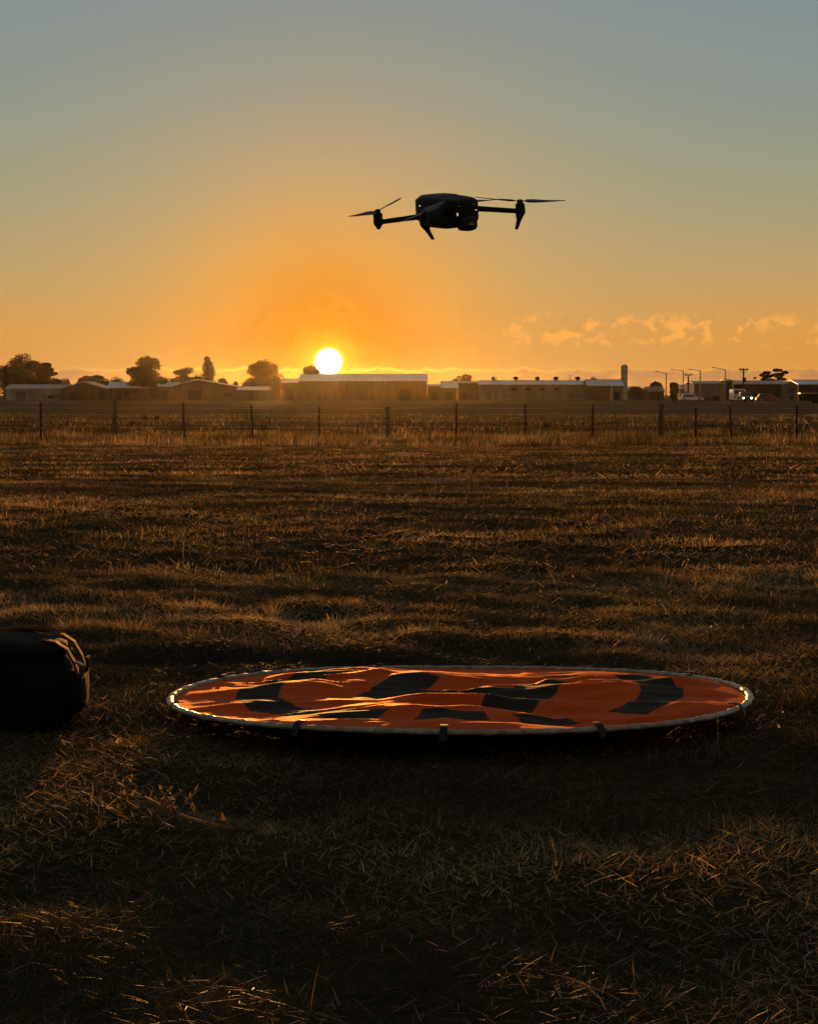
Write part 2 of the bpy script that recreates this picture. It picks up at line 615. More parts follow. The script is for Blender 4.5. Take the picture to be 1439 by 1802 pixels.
# ------------------------------------------------------------------ grass
def blades(P, H, Wd, az, lean, seg, colr, face=None, droop=1.6):
    """P base points (n,3); returns vertices, triangles, tints"""
    nb = len(P)
    if face is None:
        face = rg.uniform(0, 2 * np.pi, nb)
    side = np.stack([np.cos(face), np.sin(face), np.zeros(nb)], 1)
    hdir = np.stack([np.cos(az), np.sin(az), np.zeros(nb)], 1)
    vs = []
    for k in range(seg):
        t = k / seg
        c = P + hdir * (H * np.sin(lean) * t ** droop)[:, None]
        c[:, 2] += H * np.cos(lean) * t
        wk = (Wd * (1 - .35 * t) * .5)[:, None]
        vs += [c - side * wk, c + side * wk]
    tip = P + hdir * (H * np.sin(lean))[:, None]
    tip[:, 2] += H * np.cos(lean)
    vs.append(tip)
    per = 2 * seg + 1
    V = np.stack(vs, 1).reshape(-1, 3)
    o = (np.arange(nb) * per)[:, None]
    tr = []
    for k in range(seg - 1):
        tr += [o + np.array([[2 * k, 2 * k + 1, 2 * k + 3]]), o + np.array([[2 * k, 2 * k + 3, 2 * k + 2]])]
    tr.append(o + np.array([[2 * seg - 2, 2 * seg - 1, 2 * seg]]))
    T = np.stack(tr, 1).reshape(-1, 3)
    C = np.repeat(colr, per, 0)
    return V, T, C


def join(parts):
    Vs, Ts, Cs, o = [], [], [], 0
    for V, T, C in parts:
        Vs.append(V); Ts.append(T + o); Cs.append(C)
        o += len(V)
    return np.concatenate(Vs), np.concatenate(Ts), np.concatenate(Cs)


STRAW = np.array([.36, .24, .105])
HAY = np.array([.22, .145, .065])
GREEN = np.array([.050, .056, .020])
BROWN = np.array([.085, .058, .028])
def tints(nb, pdry, x, y):
    patch = Waves(1.3, seed=21)(x, y * .6) * .22 + Waves(5.5, seed=22)(x, y) * .16
    q = rg.uniform(0, 1, nb)
    p = np.clip(pdry + patch, .02, .95)
    dry = q < p * .42
    hay = (q >= p * .42) & (q < p)
    k = rg.uniform(.8, 2.0, nb)[:, None]
    c = np.where(rg.uniform(0, 1, nb)[:, None] < .5, GREEN, BROWN)
    c = np.where(hay[:, None], HAY, c)
    c = np.where(dry[:, None], STRAW, c)
    sp_ = np.clip(1 + .40 * Waves(.7, seed=23)(x, y * .7) + .35 * Waves(2.6, seed=24)(x * .6, y), .30, 1.8)
    return c * k * sp_[:, None]


def field(nb, y0, y1, margin=.8):
    """points in the wedge the lens sees, and a step to each side; even per square metre"""
    out = np.zeros((0, 2))
    while len(out) < nb:
        y = rg.uniform(y0, y1, nb * 2)
        hw = .2 * y + margin
        keep = rg.uniform(0, 1, nb * 2) < hw / (.2 * y1 + margin)
        y, hw = y[keep], hw[keep]
        x = rg.uniform(-1, 1, len(y)) * hw
        out = np.concatenate([out, np.stack([x, y], 1)])
    return out[:nb]


def clear(p, grow=0.0):
    """keep blades from growing through the pad and the bag"""
    a = np.hypot(p[:, 0] - PAD.x, p[:, 1] - PAD.y) > .505 + grow
    b = (np.abs(p[:, 0] + .838) > .245 + grow) | (np.abs(p[:, 1] - 3.83) > .14 + grow)
    return p[a & b]


def put(p, dz=-.004):
    return np.stack([p[:, 0], p[:, 1], ground_z(p[:, 0], p[:, 1]) + dz], 1)


parts = []
for nb, y0, y1, h0, h1, w0, w1, seg, mg in ((200000, 1.6, 7, .008, .026, .0010, .0019, 2, .7),
                                            (125000, 7, 20, .014, .038, .0024, .0045, 2, .9),
                                            (120000, 20, 54, .02, .05, .007, .013, 1, 1.0)):
    p = clear(field(nb, y0, y1, mg))
    dens = .5 + .32 * Waves(.8 if y0 < 7 else 2.5, seed=31)(p[:, 0], p[:, 1]) + .2 * Waves(.25, seed=32)(p[:, 0], p[:, 1])
    p = p[rg.uniform(0, 1, len(p)) < np.clip(dens + .25, .25, 1)]
    nb = len(p)
    H = rg.uniform(h0, h1, nb) * np.clip(.75 + .35 * Waves(1.1, seed=33)(p[:, 0], p[:, 1]), .35, 1.6)
    lean = np.clip(rg.normal(.75, .4, nb), 0, 1.45)
    parts.append(blades(put(p), H, rg.uniform(w0, w1, nb), rg.uniform(0, 6.283, nb), lean, seg, tints(nb, .34, p[:, 0], p[:, 1])))
# matted thatch of old stems lying every way over the soil
for nb, y0, y1, l0, l1, ww, sg in ((230000, 1.6, 7, .008, .036, .0013, 2), (100000, 7, 20, .02, .06, .0034, 2), (60000, 20, 54, .04, .12, .011, 1)):
    p = clear(field(nb, y0, y1, .6), -.09)
    nb = len(p)
    az_ = rg.uniform(0, 6.283, nb)
    parts.append(blades(put(p, .001 + rg.uniform(0, 1, nb) ** 2 * .010), rg.uniform(l0, l1, nb), rg.uniform(.6, 1.4, nb) * ww, az_, np.clip(rg.normal(1.28, .16, nb), .7, 1.5), sg,
                        tints(nb, .30, p[:, 0], p[:, 1]) * 1.05, droop=1.2))
# lying straw and cut stems
for nb, y0, y1, l0, l1, ww in ((9000, 1.6, 7, .015, .05, .0018), (9000, 7, 22, .03, .10, .004)):
    p = clear(field(nb, y0, y1), .06)
    d_ = Waves(.9, seed=41)(p[:, 0], p[:, 1] * 1.6)
    p = p[rg.uniform(0, 1, len(p)) < np.clip(.45 + .4 * d_, .06, 1)]
    nb = len(p)
    k = rg.uniform(.5, 1.3, nb)[:, None]
    az_ = np.where(rg.uniform(0, 1, nb) < .5, rg.normal(0, .5, nb), rg.uniform(0, 6.283, nb))
    parts.append(blades(put(p, .006), rg.uniform(l0, l1, nb), rg.uniform(.6, 1.3, nb) * ww, az_, rg.uniform(1.2, 1.5, nb), 2,
                        (STRAW * .5 + HAY * .4) * k, face=az_ + 1.57 + rg.normal(0, .3, nb), droop=1.0))
# fallen leaf flakes that catch the sun
p = clear(field(1300, 3.4, 18), .03)
nb = len(p)
parts.append(blades(put(p, .012), rg.uniform(.005, .012, nb), rg.uniform(.003, .006, nb), rg.uniform(0, 6.28, nb), rg.uniform(.2, 1.3, nb), 2,
                    np.array([[.5, .36, .18]]) * rg.uniform(.5, 1.2, nb)[:, None]))
V, T, C = join(parts)
tag(fast_mesh('mown_grass', V, T, M['grass'], C), 'short dry mown grass covering the paddock', 'grass', kind='stuff')

# tufts and stalks standing above the mown sward
parts = []
for nt_, y0, y1, nbl, hh, ww, sp in ((420, 1.7, 7, 110, .040, .0015, .045), (800, 7, 22, 45, .050, .0030, .08), (500, 22, 54, 20, .08, .010, .16)):
    p = clear(field(nt_, y0, y1), .07)
    cl_ = Waves(1.7 if y0 < 7 else 5, seed=51)(p[:, 0], p[:, 1])
    p = p[cl_ > -.35]
    sz = rg.uniform(.45, 1.25, len(p)) * (.8 + .4 * (cl_[cl_ > -.35] > .6))
    ang = rg.uniform(0, 6.283, (len(p), nbl))
    rr = np.sqrt(rg.uniform(0, 1, (len(p), nbl))) * sp * sz[:, None]
    b2 = np.stack([p[:, 0:1] + np.cos(ang) * rr, p[:, 1:2] + np.sin(ang) * rr], -1).reshape(-1, 2)
    S = np.repeat(sz, nbl)
    A = ang.ravel() + rg.normal(0, .5, S.size)
    keep = (np.hypot(b2[:, 0] - PAD.x, b2[:, 1] - PAD.y) > .56)
    b2, S, A, RR = b2[keep], S[keep], A[keep], rr.ravel()[keep]
    k = len(S)
    parts.append(blades(put(b2), hh * S * rg.uniform(.35, 1.1, k), rg.uniform(.7, 1.3, k) * ww, A,
                        np.clip(.15 + RR / sp * .75 + rg.normal(0, .22, k), 0, 1.4), 3 if y0 < 20 else 2,
                        tints(k, .42, b2[:, 0], b2[:, 1])))
V, T, C = join(parts)
tag(fast_mesh('grass_tufts', V, T, M['grass'], C), 'shaggy dry grass tufts dotted over the paddock', 'grass', kind='stuff')

# a few thin seed stalks that stand clear of the sward
p = clear(np.concatenate([field(70, 1.7, 8), field(160, 8, 25)]), .05)
nb = len(p)
parts = [blades(put(p), rg.uniform(.03, .075, nb) * (1 + p[:, 1] * .02), .0012 + p[:, 1] * .00018, rg.uniform(0, 6.28, nb), rg.uniform(.05, .6, nb), 3, (HAY * .9) * rg.uniform(.6, 1.5, nb)[:, None])]
V, T, C = join(parts)
tag(fast_mesh('seed_stalks', V, T, M['grass'], C), 'thin dry seed stalks standing above the mown grass', 'grass', kind='stuff')

# a dead weed stalk lying on the grass, with its side twigs and dry leaves
sx_, sy_ = at(300, 1470, 2.87).x, 2.87
stalk = empty('dead_weed', (sx_, sy_, gz(sx_, sy_)))
tag(stalk, 'dead branching weed stalk lying on the grass nearer than the bag', 'weed')
path = [(-.085, .10, .040), (-.06, .055, .036), (-.035, .02, .032), (-.012, -.01, .028), (.012, -.03, .020), (.05, -.045, .012), (.085, -.055, .006)]
stx = MB().tube(path, [.0016, .0022, .003, .0032, .003, .0026, .002], 6).build('stem', M['straw'], stalk, smooth=True)
gl_ = random.Random(3)
tips = []
for k in range(16):
    b0 = Vector(path[gl_.randrange(0, 6)])
    d0 = Vector((gl_.uniform(-1, 1), gl_.uniform(-.6, .8), gl_.uniform(.0, .7))).normalized() * gl_.uniform(.015, .045)
    MB().tube([b0, b0 + d0 * .6 + Vector((0, 0, .003)), b0 + d0], [.0014, .001, .0006], 5).build('twig', M['straw'], stalk, smooth=True)
    tips += [b0 + d0 * t_ for t_ in (.5, .75, 1)]
tp = np.array([tuple(v) for v in tips for _ in range(3)])
nb = len(tp)
V, T, C = blades(tp, rg.uniform(.006, .016, nb), rg.uniform(.002, .005, nb), rg.uniform(0, 6.28, nb), rg.uniform(.2, 1.6, nb), 2, (STRAW * .8) * rg.uniform(.5, 1.2, nb)[:, None])
fast_mesh('dry_leaves', V, T, M['grass'], C, parent=stalk)

# long unmown grass along the fence and thinner beyond it
parts = []
for nb, y0, y1, h0, h1, ww, pd in ((95000, 54, 78, .08, .30, .012, .34), (45000, 78, 150, .06, .24, .02, .16)):
    p = field(nb, y0, y1, 2.0)
    e = Waves(6, seed=61)(p[:, 0], p[:, 1])
    p = p[(p[:, 1] > 54.6 + .5 * Waves(2.2, seed=62)(p[:, 0], p[:, 0] * 0))]
    dn = Waves(5.5, seed=63)(p[:, 0] * .6, p[:, 1] * .8) * .3 + Waves(1.2, seed=64)(p[:, 0], p[:, 1]) * .2
    p = p[rg.uniform(0, 1, len(p)) < np.clip(.62 + dn, .12, 1)]
    nb = len(p)
    H = rg.uniform(h0, h1, nb) * np.clip(.85 + .3 * Waves(4, seed=65)(p[:, 0], p[:, 1]), .4, 1.5)
    parts.append(blades(put(p), H, rg.uniform(.6, 1.3, nb) * ww, rg.uniform(0, 6.283, nb), np.clip(rg.normal(.35, .25, nb), 0, 1.2), 2, tints(nb, pd, p[:, 0] * .4, p[:, 1] * .4)))
V, T, C = join(parts)
tag(fast_mesh('tall_grass', V, T, M['grass'], C), 'long dry unmown grass along the wire fence', 'grass', kind='stuff')

# ------------------------------------------------------------------ landing pad
PR = .55
pad = empty('landing_pad', (PAD.x, PAD.y, gz(PAD.x, PAD.y) + .012))
pad.scale = (PADS, PADS, 1)
tag(pad, 'round orange drone landing pad with broken dark ring and H, pale bound edge', 'landing pad')
P1, P2, P3, P4 = Waves(.22, seed=71), Waves(.075, seed=72), Waves(.5, seed=73), Waves(.30, seed=74)
FOLDS = []
fg = random.Random(5)
for k in range(50):          # creases pulled across the cloth by the hoop
    FOLDS.append((fg.uniform(-.42, .42), fg.uniform(-.46, .46), fg.uniform(-.35, .35), fg.uniform(.05, .20), fg.uniform(.010, .024), fg.uniform(.002, .0075)))
for k in range(24):
    FOLDS.append((fg.uniform(.0, .46), fg.uniform(-.44, .34), fg.uniform(-.15, .35), fg.uniform(.06, .18), fg.uniform(.010, .02), fg.uniform(.003, .0075)))
def pad_z(x, y):
    r = np.hypot(x, y)
    fall = np.clip((PR - r) / .10, 0, 1) ** .7 * np.clip((PR + .02 - y) / .30, 0, 1)
    z = .0042 * P4(x * .6, y) + .0032 * P1(x * .45, y * 1.2) + .0016 * (1 - np.abs(P2(x * .45, y * .9)))
    wx = x + .02 * P1(y, x)
    wy = y + .018 * P1(x * .7, y * .4 + 2)
    for fx, fy, fa, fl, fw, fh in FOLDS:
        ux = (wx - fx) * math.cos(fa) + (wy - fy) * math.sin(fa)
        uy = (wy - fy) * math.cos(fa) - (wx - fx) * math.sin(fa)
        w_ = np.where(uy > 0, fw * 2.8, fw)         # long slope on the far side
        z = z + fh * np.exp(-(ux / fl) ** 4) * np.exp(-np.abs(uy / w_ / 1.3) ** 1.9)
    edge = .006 + .006 * np.clip(x / PR, 0, 1) + 0.0125 * (1 - y / PR) + .003 * np.sin(3 * np.arctan2(y, x) + .6)
    return z * fall + edge
nr_, na = 90, 240
rr = np.linspace(0, PR, nr_ + 1)[1:]
aa = np.linspace(0, 2 * np.pi, na, endpoint=False)
RRm, AA = np.meshgrid(rr, aa, indexing='ij')
x = (RRm * np.cos(AA)).ravel(); y = (RRm * np.sin(AA)).ravel()
V = np.concatenate([[[0, 0, float(pad_z(np.zeros(1), np.zeros(1))[0])]], np.stack([x, y, pad_z(x, y)], 1)])
idx = 1 + np.arange(nr_ * na).reshape(nr_, na)
q = np.stack([idx[:-1], np.roll(idx, -1, 1)[:-1], np.roll(idx, -1, 1)[1:], idx[1:]], -1).reshape(-1, 4)
q = q[:, ::-1]
T = np.concatenate([q[:, [0, 1, 2]], q[:, [0, 2, 3]], np.stack([np.zeros(na, int), idx[0], np.roll(idx[0], -1)], 1)])
cloth = fast_mesh('cloth', V, T, M['pad'], parent=pad, smooth=True)
so = cloth.modifiers.new('thick', 'SOLIDIFY'); so.thickness = .002; so.offset = -1
# bound hoop edge: puckered tape round the wire
prof = []
n_s = 260
pts = []
mb = MB()
rings = []
for k in range(n_s):
    a = 2 * math.pi * k / n_s
    rr_ = PR + .004
    cx, cy = rr_ * math.cos(a), rr_ * math.sin(a)
    cz = float(pad_z(np.array([PR * math.cos(a)]), np.array([PR * math.sin(a)]))[0]) + .001
    th_ = .0060 + .0006 * math.sin(a * 61) + .0005 * math.sin(a * 37 + 1) + .0004 * math.sin(a * 113 + 2)
    ring_ = []
    for j in range(8):
        q_ = 2 * math.pi * j / 8
        rad = rr_ + th_ * 1.25 * math.cos(q_)
        ring_.append((rad * math.cos(a), rad * math.sin(a), cz + th_ * .8 * math.sin(q_)))
    rings.append(ring_)
vs = [p for r_ in rings for p in r_]
fs = [(k * 8 + j, k * 8 + (j + 1) % 8, ((k + 1) % n_s) * 8 + (j + 1) % 8, ((k + 1) % n_s) * 8 + j) for k in range(n_s) for j in range(8)]
mb.add(vs, fs).build('rim', M['rim'], pad, smooth=True)
for a in (-121, -94, -66, -25, 30, 107, 150, 196):      # webbing loops for the ground pegs
    a = R(a)
    cz = float(pad_z(np.array([PR * math.cos(a)]), np.array([PR * math.sin(a)]))[0])
    Mx = Matrix.Translation((PR * math.cos(a), PR * math.sin(a), cz)) @ Matrix.Rotation(a, 4, 'Z')
    lp = MB()
    lp.loft([[Mx @ Vector((px_, s_ * .0065, pz_ + t_)) for s_, t_ in ((-1, 0), (1, 0), (1, .002), (-1, .002))]
             for px_, pz_ in ((-.012, .009), (-.004, .0095), (.006, .008), (.014, .001), (.017, -.008), (.018, -.012))])
    lp.build('peg_loop', M['black_plastic'], pad)

# ------------------------------------------------------------------ bag
bx, by = -.838, 3.83
bag = empty('camera_bag', (bx, by, gz(bx, by) - .004), (0, 0, R(3)))
bag.scale = (1, 1, .83)
tag(bag, 'dark canvas camera bag with tan trim lying on the grass', 'bag')
def srect(hx, hy, n=40, e=3.2):
    return [(math.copysign(abs(math.cos(a)) ** (2 / e), math.cos(a)) * hx, math.copysign(abs(math.sin(a)) ** (2 / e), math.sin(a)) * hy)
            for a in [2 * math.pi * k / n for k in range(n)]]
mb = MB()
st = [(0, .90, .93), (.008, .955, .97), (.03, .99, 1.0), (.07, 1.0, 1.01), (.105, .985, .98), (.135, .945, .92), (.156, .88, .83), (.168, .80, .72), (.173, .66, .56)]
WN = Waves(.10, seed=81)
rings = []
for z_, sx_, sy_ in st:
    ring_ = []
    for (u_, v_) in srect(.250 * sx_, .15 * sy_, 56, 2.8):
        k = 1 + .018 * float(WN(np.array([u_ * 2 + z_]), np.array([v_ + z_ * 3]))[0])
        ring_.append((u_ * k, v_ * k, z_ + .004 * float(WN(np.array([u_]), np.array([v_ + 3]))[0]) * (z_ > .1)))
    rings.append(ring_)
body = mb.loft(rings).build('body', M['bagcloth'], bag, smooth=True)
# domed lid that overhangs the body a little
mb = MB(); rings = []
for z_, k in ((.150, .955), (.150, .985), (.157, 1.0), (.166, .985), (.174, .93), (.180, .8), (.183, .55)):
    rings.append([(u_, v_, z_ + .006 * (1 - (u_ / .25) ** 2) + .002 * math.sin(u_ * 60)) for u_, v_ in srect(.232 * k, .140 * k, 56, 2.8)])
lid = mb.loft(rings).build('lid', M['bagcloth'], bag, smooth=True)
mb = MB()
e = srect(.228, .137, 80, 2.8)
mb.tube([(u_, v_, .149 + .004 * (1 - (u_ / .25) ** 2)) for u_, v_ in e] + [(*e[0], .149)], .0045, 6)
mb.build('zipper', M['bagcloth'], lid, smooth=True)
mb = MB().tube([(.246, -.05, .135), (.258, -.053, .132), (.262, -.054, .128)], [.002, .0035, .002], 6)
mb.build('zip_pull', M['zipper'], bag)
# tan leather end straps with a buckle that catch the sun at the bag's end
for yy, zz in ((.075, 0), (-.045, 0)):
    mb = MB()
    path = [(.19, .181), (.212, .176), (.232, .160), (.246, .13), (.2565, .09), (.2575, .055), (.252, .025), (.238, .004)]
    mb.loft([[(px_, yy - .013, pz_), (px_, yy + .013, pz_), (px_ + .004, yy + .013, pz_ + .002), (px_ + .004, yy - .013, pz_ + .002)] for px_, pz_ in path])
    s = mb.build('strap', M['bagtan'], bag)
    mb = MB().box(.2575, .2625, yy - .018, yy + .018, .098, .102).box(.2575, .2625, yy - .018, yy + .018, .124, .128)
    mb.box(.2575, .2625, yy - .018, yy - .014, .102, .124).box(.2575, .2625, yy + .014, yy + .018, .102, .124)
    mb.build('buckle', M['star'], s)
# side pocket bulging from the end, and the carry handle on the lid
mb = MB()
mb.loft([[(x_, v_ * k, .066 + u_ * k) for u_, v_ in srect(.046, .085, 28)] for x_, k in ((.225, 1.0), (.245, .98), (.257, .9), (.263, .72), (.265, .4))])
mb.build('end_pocket', M['bagcloth'], bag, smooth=True)
mb = MB()
hp = [(-.10, .186), (-.085, .196), (-.05, .203), (0, .206), (.05, .202), (.085, .195), (.10, .184)]
mb.loft([[(px_, -.012, pz_), (px_, .012, pz_), (px_, .012, pz_ + .006), (px_, -.012, pz_ + .006)] for px_, pz_ in hp])
mb.build('carry_handle', M['bagtan'], lid, smooth=False, bevel=.002)
mb = MB().tube([(.09, .09, .182), (.115, .082, .187), (.145, .083, .191), (.175, .086, .188), (.196, .088, .184), (.21, .085, .178)], [.005, .007, .006, .008, .006, .004], 8)
mb.build('shoulder_strap', M['bagtan'], bag, smooth=True)

# ------------------------------------------------------------------ drone, hovering and banking
DD = 5.67
dc = at(787, 371, DD)
ROT = Euler((R(-6), R(8), R(213)), 'XYZ')
drone = empty('drone', dc, ROT)
tag(drone, 'dark folding-arm quadcopter drone hovering above the landing pad', 'drone')
RI = ROT.to_matrix().inverted()
def oval(hx, zc, hz, e=7.0, n=44):
    return [(u_, v_ + zc) for u_, v_ in srect(hx, hz, n, e)]
mb = MB()
stations = [(-.093, .030, .006, .026), (-.090, .039, .005, .032), (-.075, .045, .005, .036), (-.040, .047, .004, .0385), (.0, .048, .003, .0395),
            (.035, .0475, .001, .040), (.060, .046, .001, .038), (.076, .043, .001, .0345), (.083, .040, .002, .030), (.087, .033, .003, .022)]
mb.loft([[(u_, y_, v_) for u_, v_ in oval(hx, zc, hz)] for y_, hx, zc, hz in [(a_, b_, c_, d_ * .93) for a_, b_, c_, d_ in stations]])
dbody = mb.build('body', M['grey_plastic'], drone, smooth=True)
mb = MB()
mb.loft([[(u_, y_, v_) for u_, v_ in oval(hx, .032, hz, 4.0)] for y_, hx, hz in ((-.088, .024, .006), (-.080, .033, .010), (-.045, .036, .0120), (.0, .035, .0115), (.022, .030, .009), (.028, .02, .005))])
bat = mb.build('battery', M['black_plastic'], drone, smooth=True)
MB().box(-.011, .011, -.0935, -.089, .026, .038).build('release_button', M['grey_plastic'], bat, bevel=.001)
# belly with cooling duct
mb = MB()
mb.loft([[(u_, y_, v_) for u_, v_ in oval(hx, -.034, hz, 3.0)] for y_, hx, hz in ((-.075, .025, .005), (-.06, .034, .009), (.02, .034, .010), (.045, .026, .006))])
mb.build('belly', M['black_plastic'], drone, smooth=True)
# vision sensors, then small glowing dots that stand in for glints of light
for xx, yy, zz, rx_ in ((-.024, .0835, .016, 0), (.024, .0835, .016, 0)):
    Mx = Matrix.Translation((xx, yy, zz)) @ Matrix.Rotation(R(-90), 4, 'X')
    s = MB().lathe([(.0085, -.006), (.0085, .002), (.007, .0035)], 16, Mx).build('vision_sensor', M['black_plastic'], drone, smooth=False)
    MB().lathe([(.0058, .0034), (.005, .0044), (.002, .005)], 14, Mx).build('lens', M['lens'], s, smooth=True)
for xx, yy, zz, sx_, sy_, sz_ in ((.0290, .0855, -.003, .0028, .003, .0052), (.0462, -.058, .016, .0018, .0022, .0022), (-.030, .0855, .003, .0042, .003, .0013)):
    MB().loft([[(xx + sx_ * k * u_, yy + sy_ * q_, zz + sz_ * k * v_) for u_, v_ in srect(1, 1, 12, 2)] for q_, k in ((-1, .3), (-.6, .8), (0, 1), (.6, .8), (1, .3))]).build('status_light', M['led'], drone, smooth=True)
# camera on its gimbal under the nose
gim = MB().tube([(0, .060, -.018), (0, .078, -.022), (.020, .088, -.028)], [.014, .010, .007], 10).build('gimbal', M['black_plastic'], drone, smooth=True)
mb = MB()
mb.loft([[(u_, y_, v_) for u_, v_ in oval(.0235 * k, -.028, .0195 * k, 3.2)] for y_, k in ((.062, .55), (.066, .85), (.074, 1), (.096, 1), (.102, .92), (.104, .8))])
mb.build('camera_head', M['black_plastic'], gim, smooth=True)
for xx, zz, rr_ in ((0, -.033, .0105), (0.004, -.0165, .005)):
    Mx = Matrix.Translation((xx, .103, zz)) @ Matrix.Rotation(R(-90), 4, 'X')
    MB().lathe([(rr_, -.002), (rr_, .002), (rr_ * .8, .0025), (rr_ * .75, .0012), (rr_ * .2, .0022)], 18, Mx).build('lens', M['lens'], gim)
# arms, motors, legs, propellers
MOT = {'FR': (.150, .115), 'FL': (-.150, .115), 'RR': (.125, -.140), 'RL': (-.125, -.140)}
BL = {'FR': ((-.055, -.098, -.036), (.055, .10, .03)), 'FL': ((-.117, .02, .006), (.119, .01, -.004)),
      'RR': ((-.072, -.090, -.028), (.062, .096, .036)), 'RL': ((-.101, .062, .004), (.101, -.062, -.006))}
for key, (mx, my) in MOT.items():
    s = 1 if mx > 0 else -1
    front = key[0] == 'F'
    zt = .012 if front else .004         # top of the motor
    if front:
        root = (s * .036, .052, .006)
        zarm = -.010
    else:
        root = (s * .038, -.060, -.012)
        zarm = -.022
    end = (mx - s * .004, my * .985, zarm)
    arm = MB().tube([root, [root[i_] * .55 + end[i_] * .45 for i_ in range(3)], end], [.0085, .0072, .0070], 10, .95)
    armo = arm.build('arm', M['grey_plastic'], drone, smooth=True)
    Mx = Matrix.Translation((mx, my, 0))
    mo = MB().lathe([(.0095, zarm - .010), (.0125, zarm - .006), (.0130, zarm + .008), (.0115, zarm + .011), (.0125, zarm + .013), (.0125, zt - .006), (.010, zt - .002)], 20, Mx).build('motor', M['black_plastic'], drone, smooth=False)
    if front:
        lg = MB()
        lg.loft([[(mx + dx_ + u_, my + dy_ + v_, z_) for u_, v_ in srect(hx, hy, 14, 3)] for dx_, dy_, z_, hx, hy in
                 ((0, 0, zarm + .004, .012, .010), (-s * .001, -.001, zarm - .010, .0110, .009), (-s * .007, .002, zarm - .022, .0062, .0058),
                  (-s * .015, .004, zarm - .037, .0048, .0048), (-s * .019, .005, zarm - .045, .0040, .0040))])
        lg.build('leg', M['grey_plastic'], armo, smooth=True)
    else:
        MB().lathe([(.0030, zarm - .019), (.0055, zarm - .016), (.0088, zarm - .009)], 14, Mx).build('foot', M['grey_plastic'], armo, smooth=True)
    hub = MB().lathe([(.0075, zt - .002), (.0085, zt + .001), (.0085, zt + .005), (.0045, zt + .008)], 16, Mx)
    ho = hub.build('propeller', M['blade'], drone, smooth=False)
    for wv in BL[key]:
        v_ = RI @ Vector(wv)
        L = .119
        ax = v_.normalized()
        sd_ = Vector((0, 0, 1)).cross(ax).normalized()
        up_ = ax.cross(sd_)
        rings = []
        for t_, ch, tw in ((.05, .007, 0), (.10, .009, 10), (.17, .017, 20), (.30, .021, 17), (.5, .0185, 13), (.75, .014, 9), (.92, .0095, 7), (1.0, .004, 6)):
            c_ = Vector((mx, my, zt + .004)) + ax * L * t_ + up_ * (.006 * t_ * t_)
            tw = -tw if key == 'RR' else tw
            cs = sd_ * math.cos(R(tw)) + up_ * math.sin(R(tw))
            nn = up_ * math.cos(R(tw)) - sd_ * math.sin(R(tw))
            ch *= 1.25
            rings.append([c_ - cs * ch * .4, c_ + nn * .0013, c_ + cs * ch * .6, c_ - nn * .0008])
        MB().loft(rings).build('blade', M['blade'], ho, smooth=False)

# ------------------------------------------------------------------ fence
FY = 69.0
fence = empty('wire_fence', (0, FY, -DROP))
tag(fence, 'wire paddock fence of thin steel posts and stout wooden strainers', 'fence')
wr = Waves(.5, seed=91)
def local(p): return Vector(p) - Vector((0, FY, -DROP))
for px_, py_ in ((202, 704), (682, 716), (1163, 711)):
    t_ = local(at(px_, py_, FY))
    r_ = .078
    rings = []
    for k in range(7):
        z_ = -.25 + (t_.z + .25) * k / 6
        rings.append([(t_.x + .012 * math.sin(k * 1.3 + px_) + (r_ + .008 * math.sin(a * 3 + k + px_)) * math.cos(a), (r_ + .006 * math.cos(a * 2 + k)) * math.sin(a), z_) for a in [2 * math.pi * j / 12 for j in range(12)]])
    MB().loft(rings).build('wooden_post', M['post'], fence, smooth=False)
for px_, py_, ln in ((-38, 709, 0), (71, 708, -.01), (322, 708, -.05), (442, 712, -.05), (561, 715, 0), (803, 709, .01), (924, 711, -.01), (1043, 712, 0), (1224, 718, -.01), (1284, 715, -.09), (1402, 714, .01), (1522, 713, .02)):
    t_ = local(at(px_, py_, FY))
    mb = MB()
    for k in range(3):                         # Y-section steel picket
        a = k * 2.094 + .5
        ux, uy = math.cos(a), math.sin(a)
        poly = [(-uy * .005, ux * .005), (ux * .034 - uy * .004, uy * .034 + ux * .004), (ux * .034 + uy * .004, uy * .034 - ux * .004), (uy * .005, -ux * .005)]
        b0 = [(t_.x - ln + u_, v_, -.25) for u_, v_ in poly]
        b1 = [(t_.x + u_, v_, t_.z) for u_, v_ in poly]
        mb.loft([b0, b1])
    mb.build('steel_post', M['star'], fence)
for k, py_ in enumerate((718, 729, 740, 752)):
    zz = local(at(700, py_, FY)).z
    pts = []
    for px_ in range(-38, 1523, 60):
        p_ = local(at(px_, py_, FY))
        pts.append((p_.x, -.05, zz + .012 * math.sin(px_ * .026 + k) ))
    MB().tube(pts, .0022, 4).build('wire', M['wire'], fence)


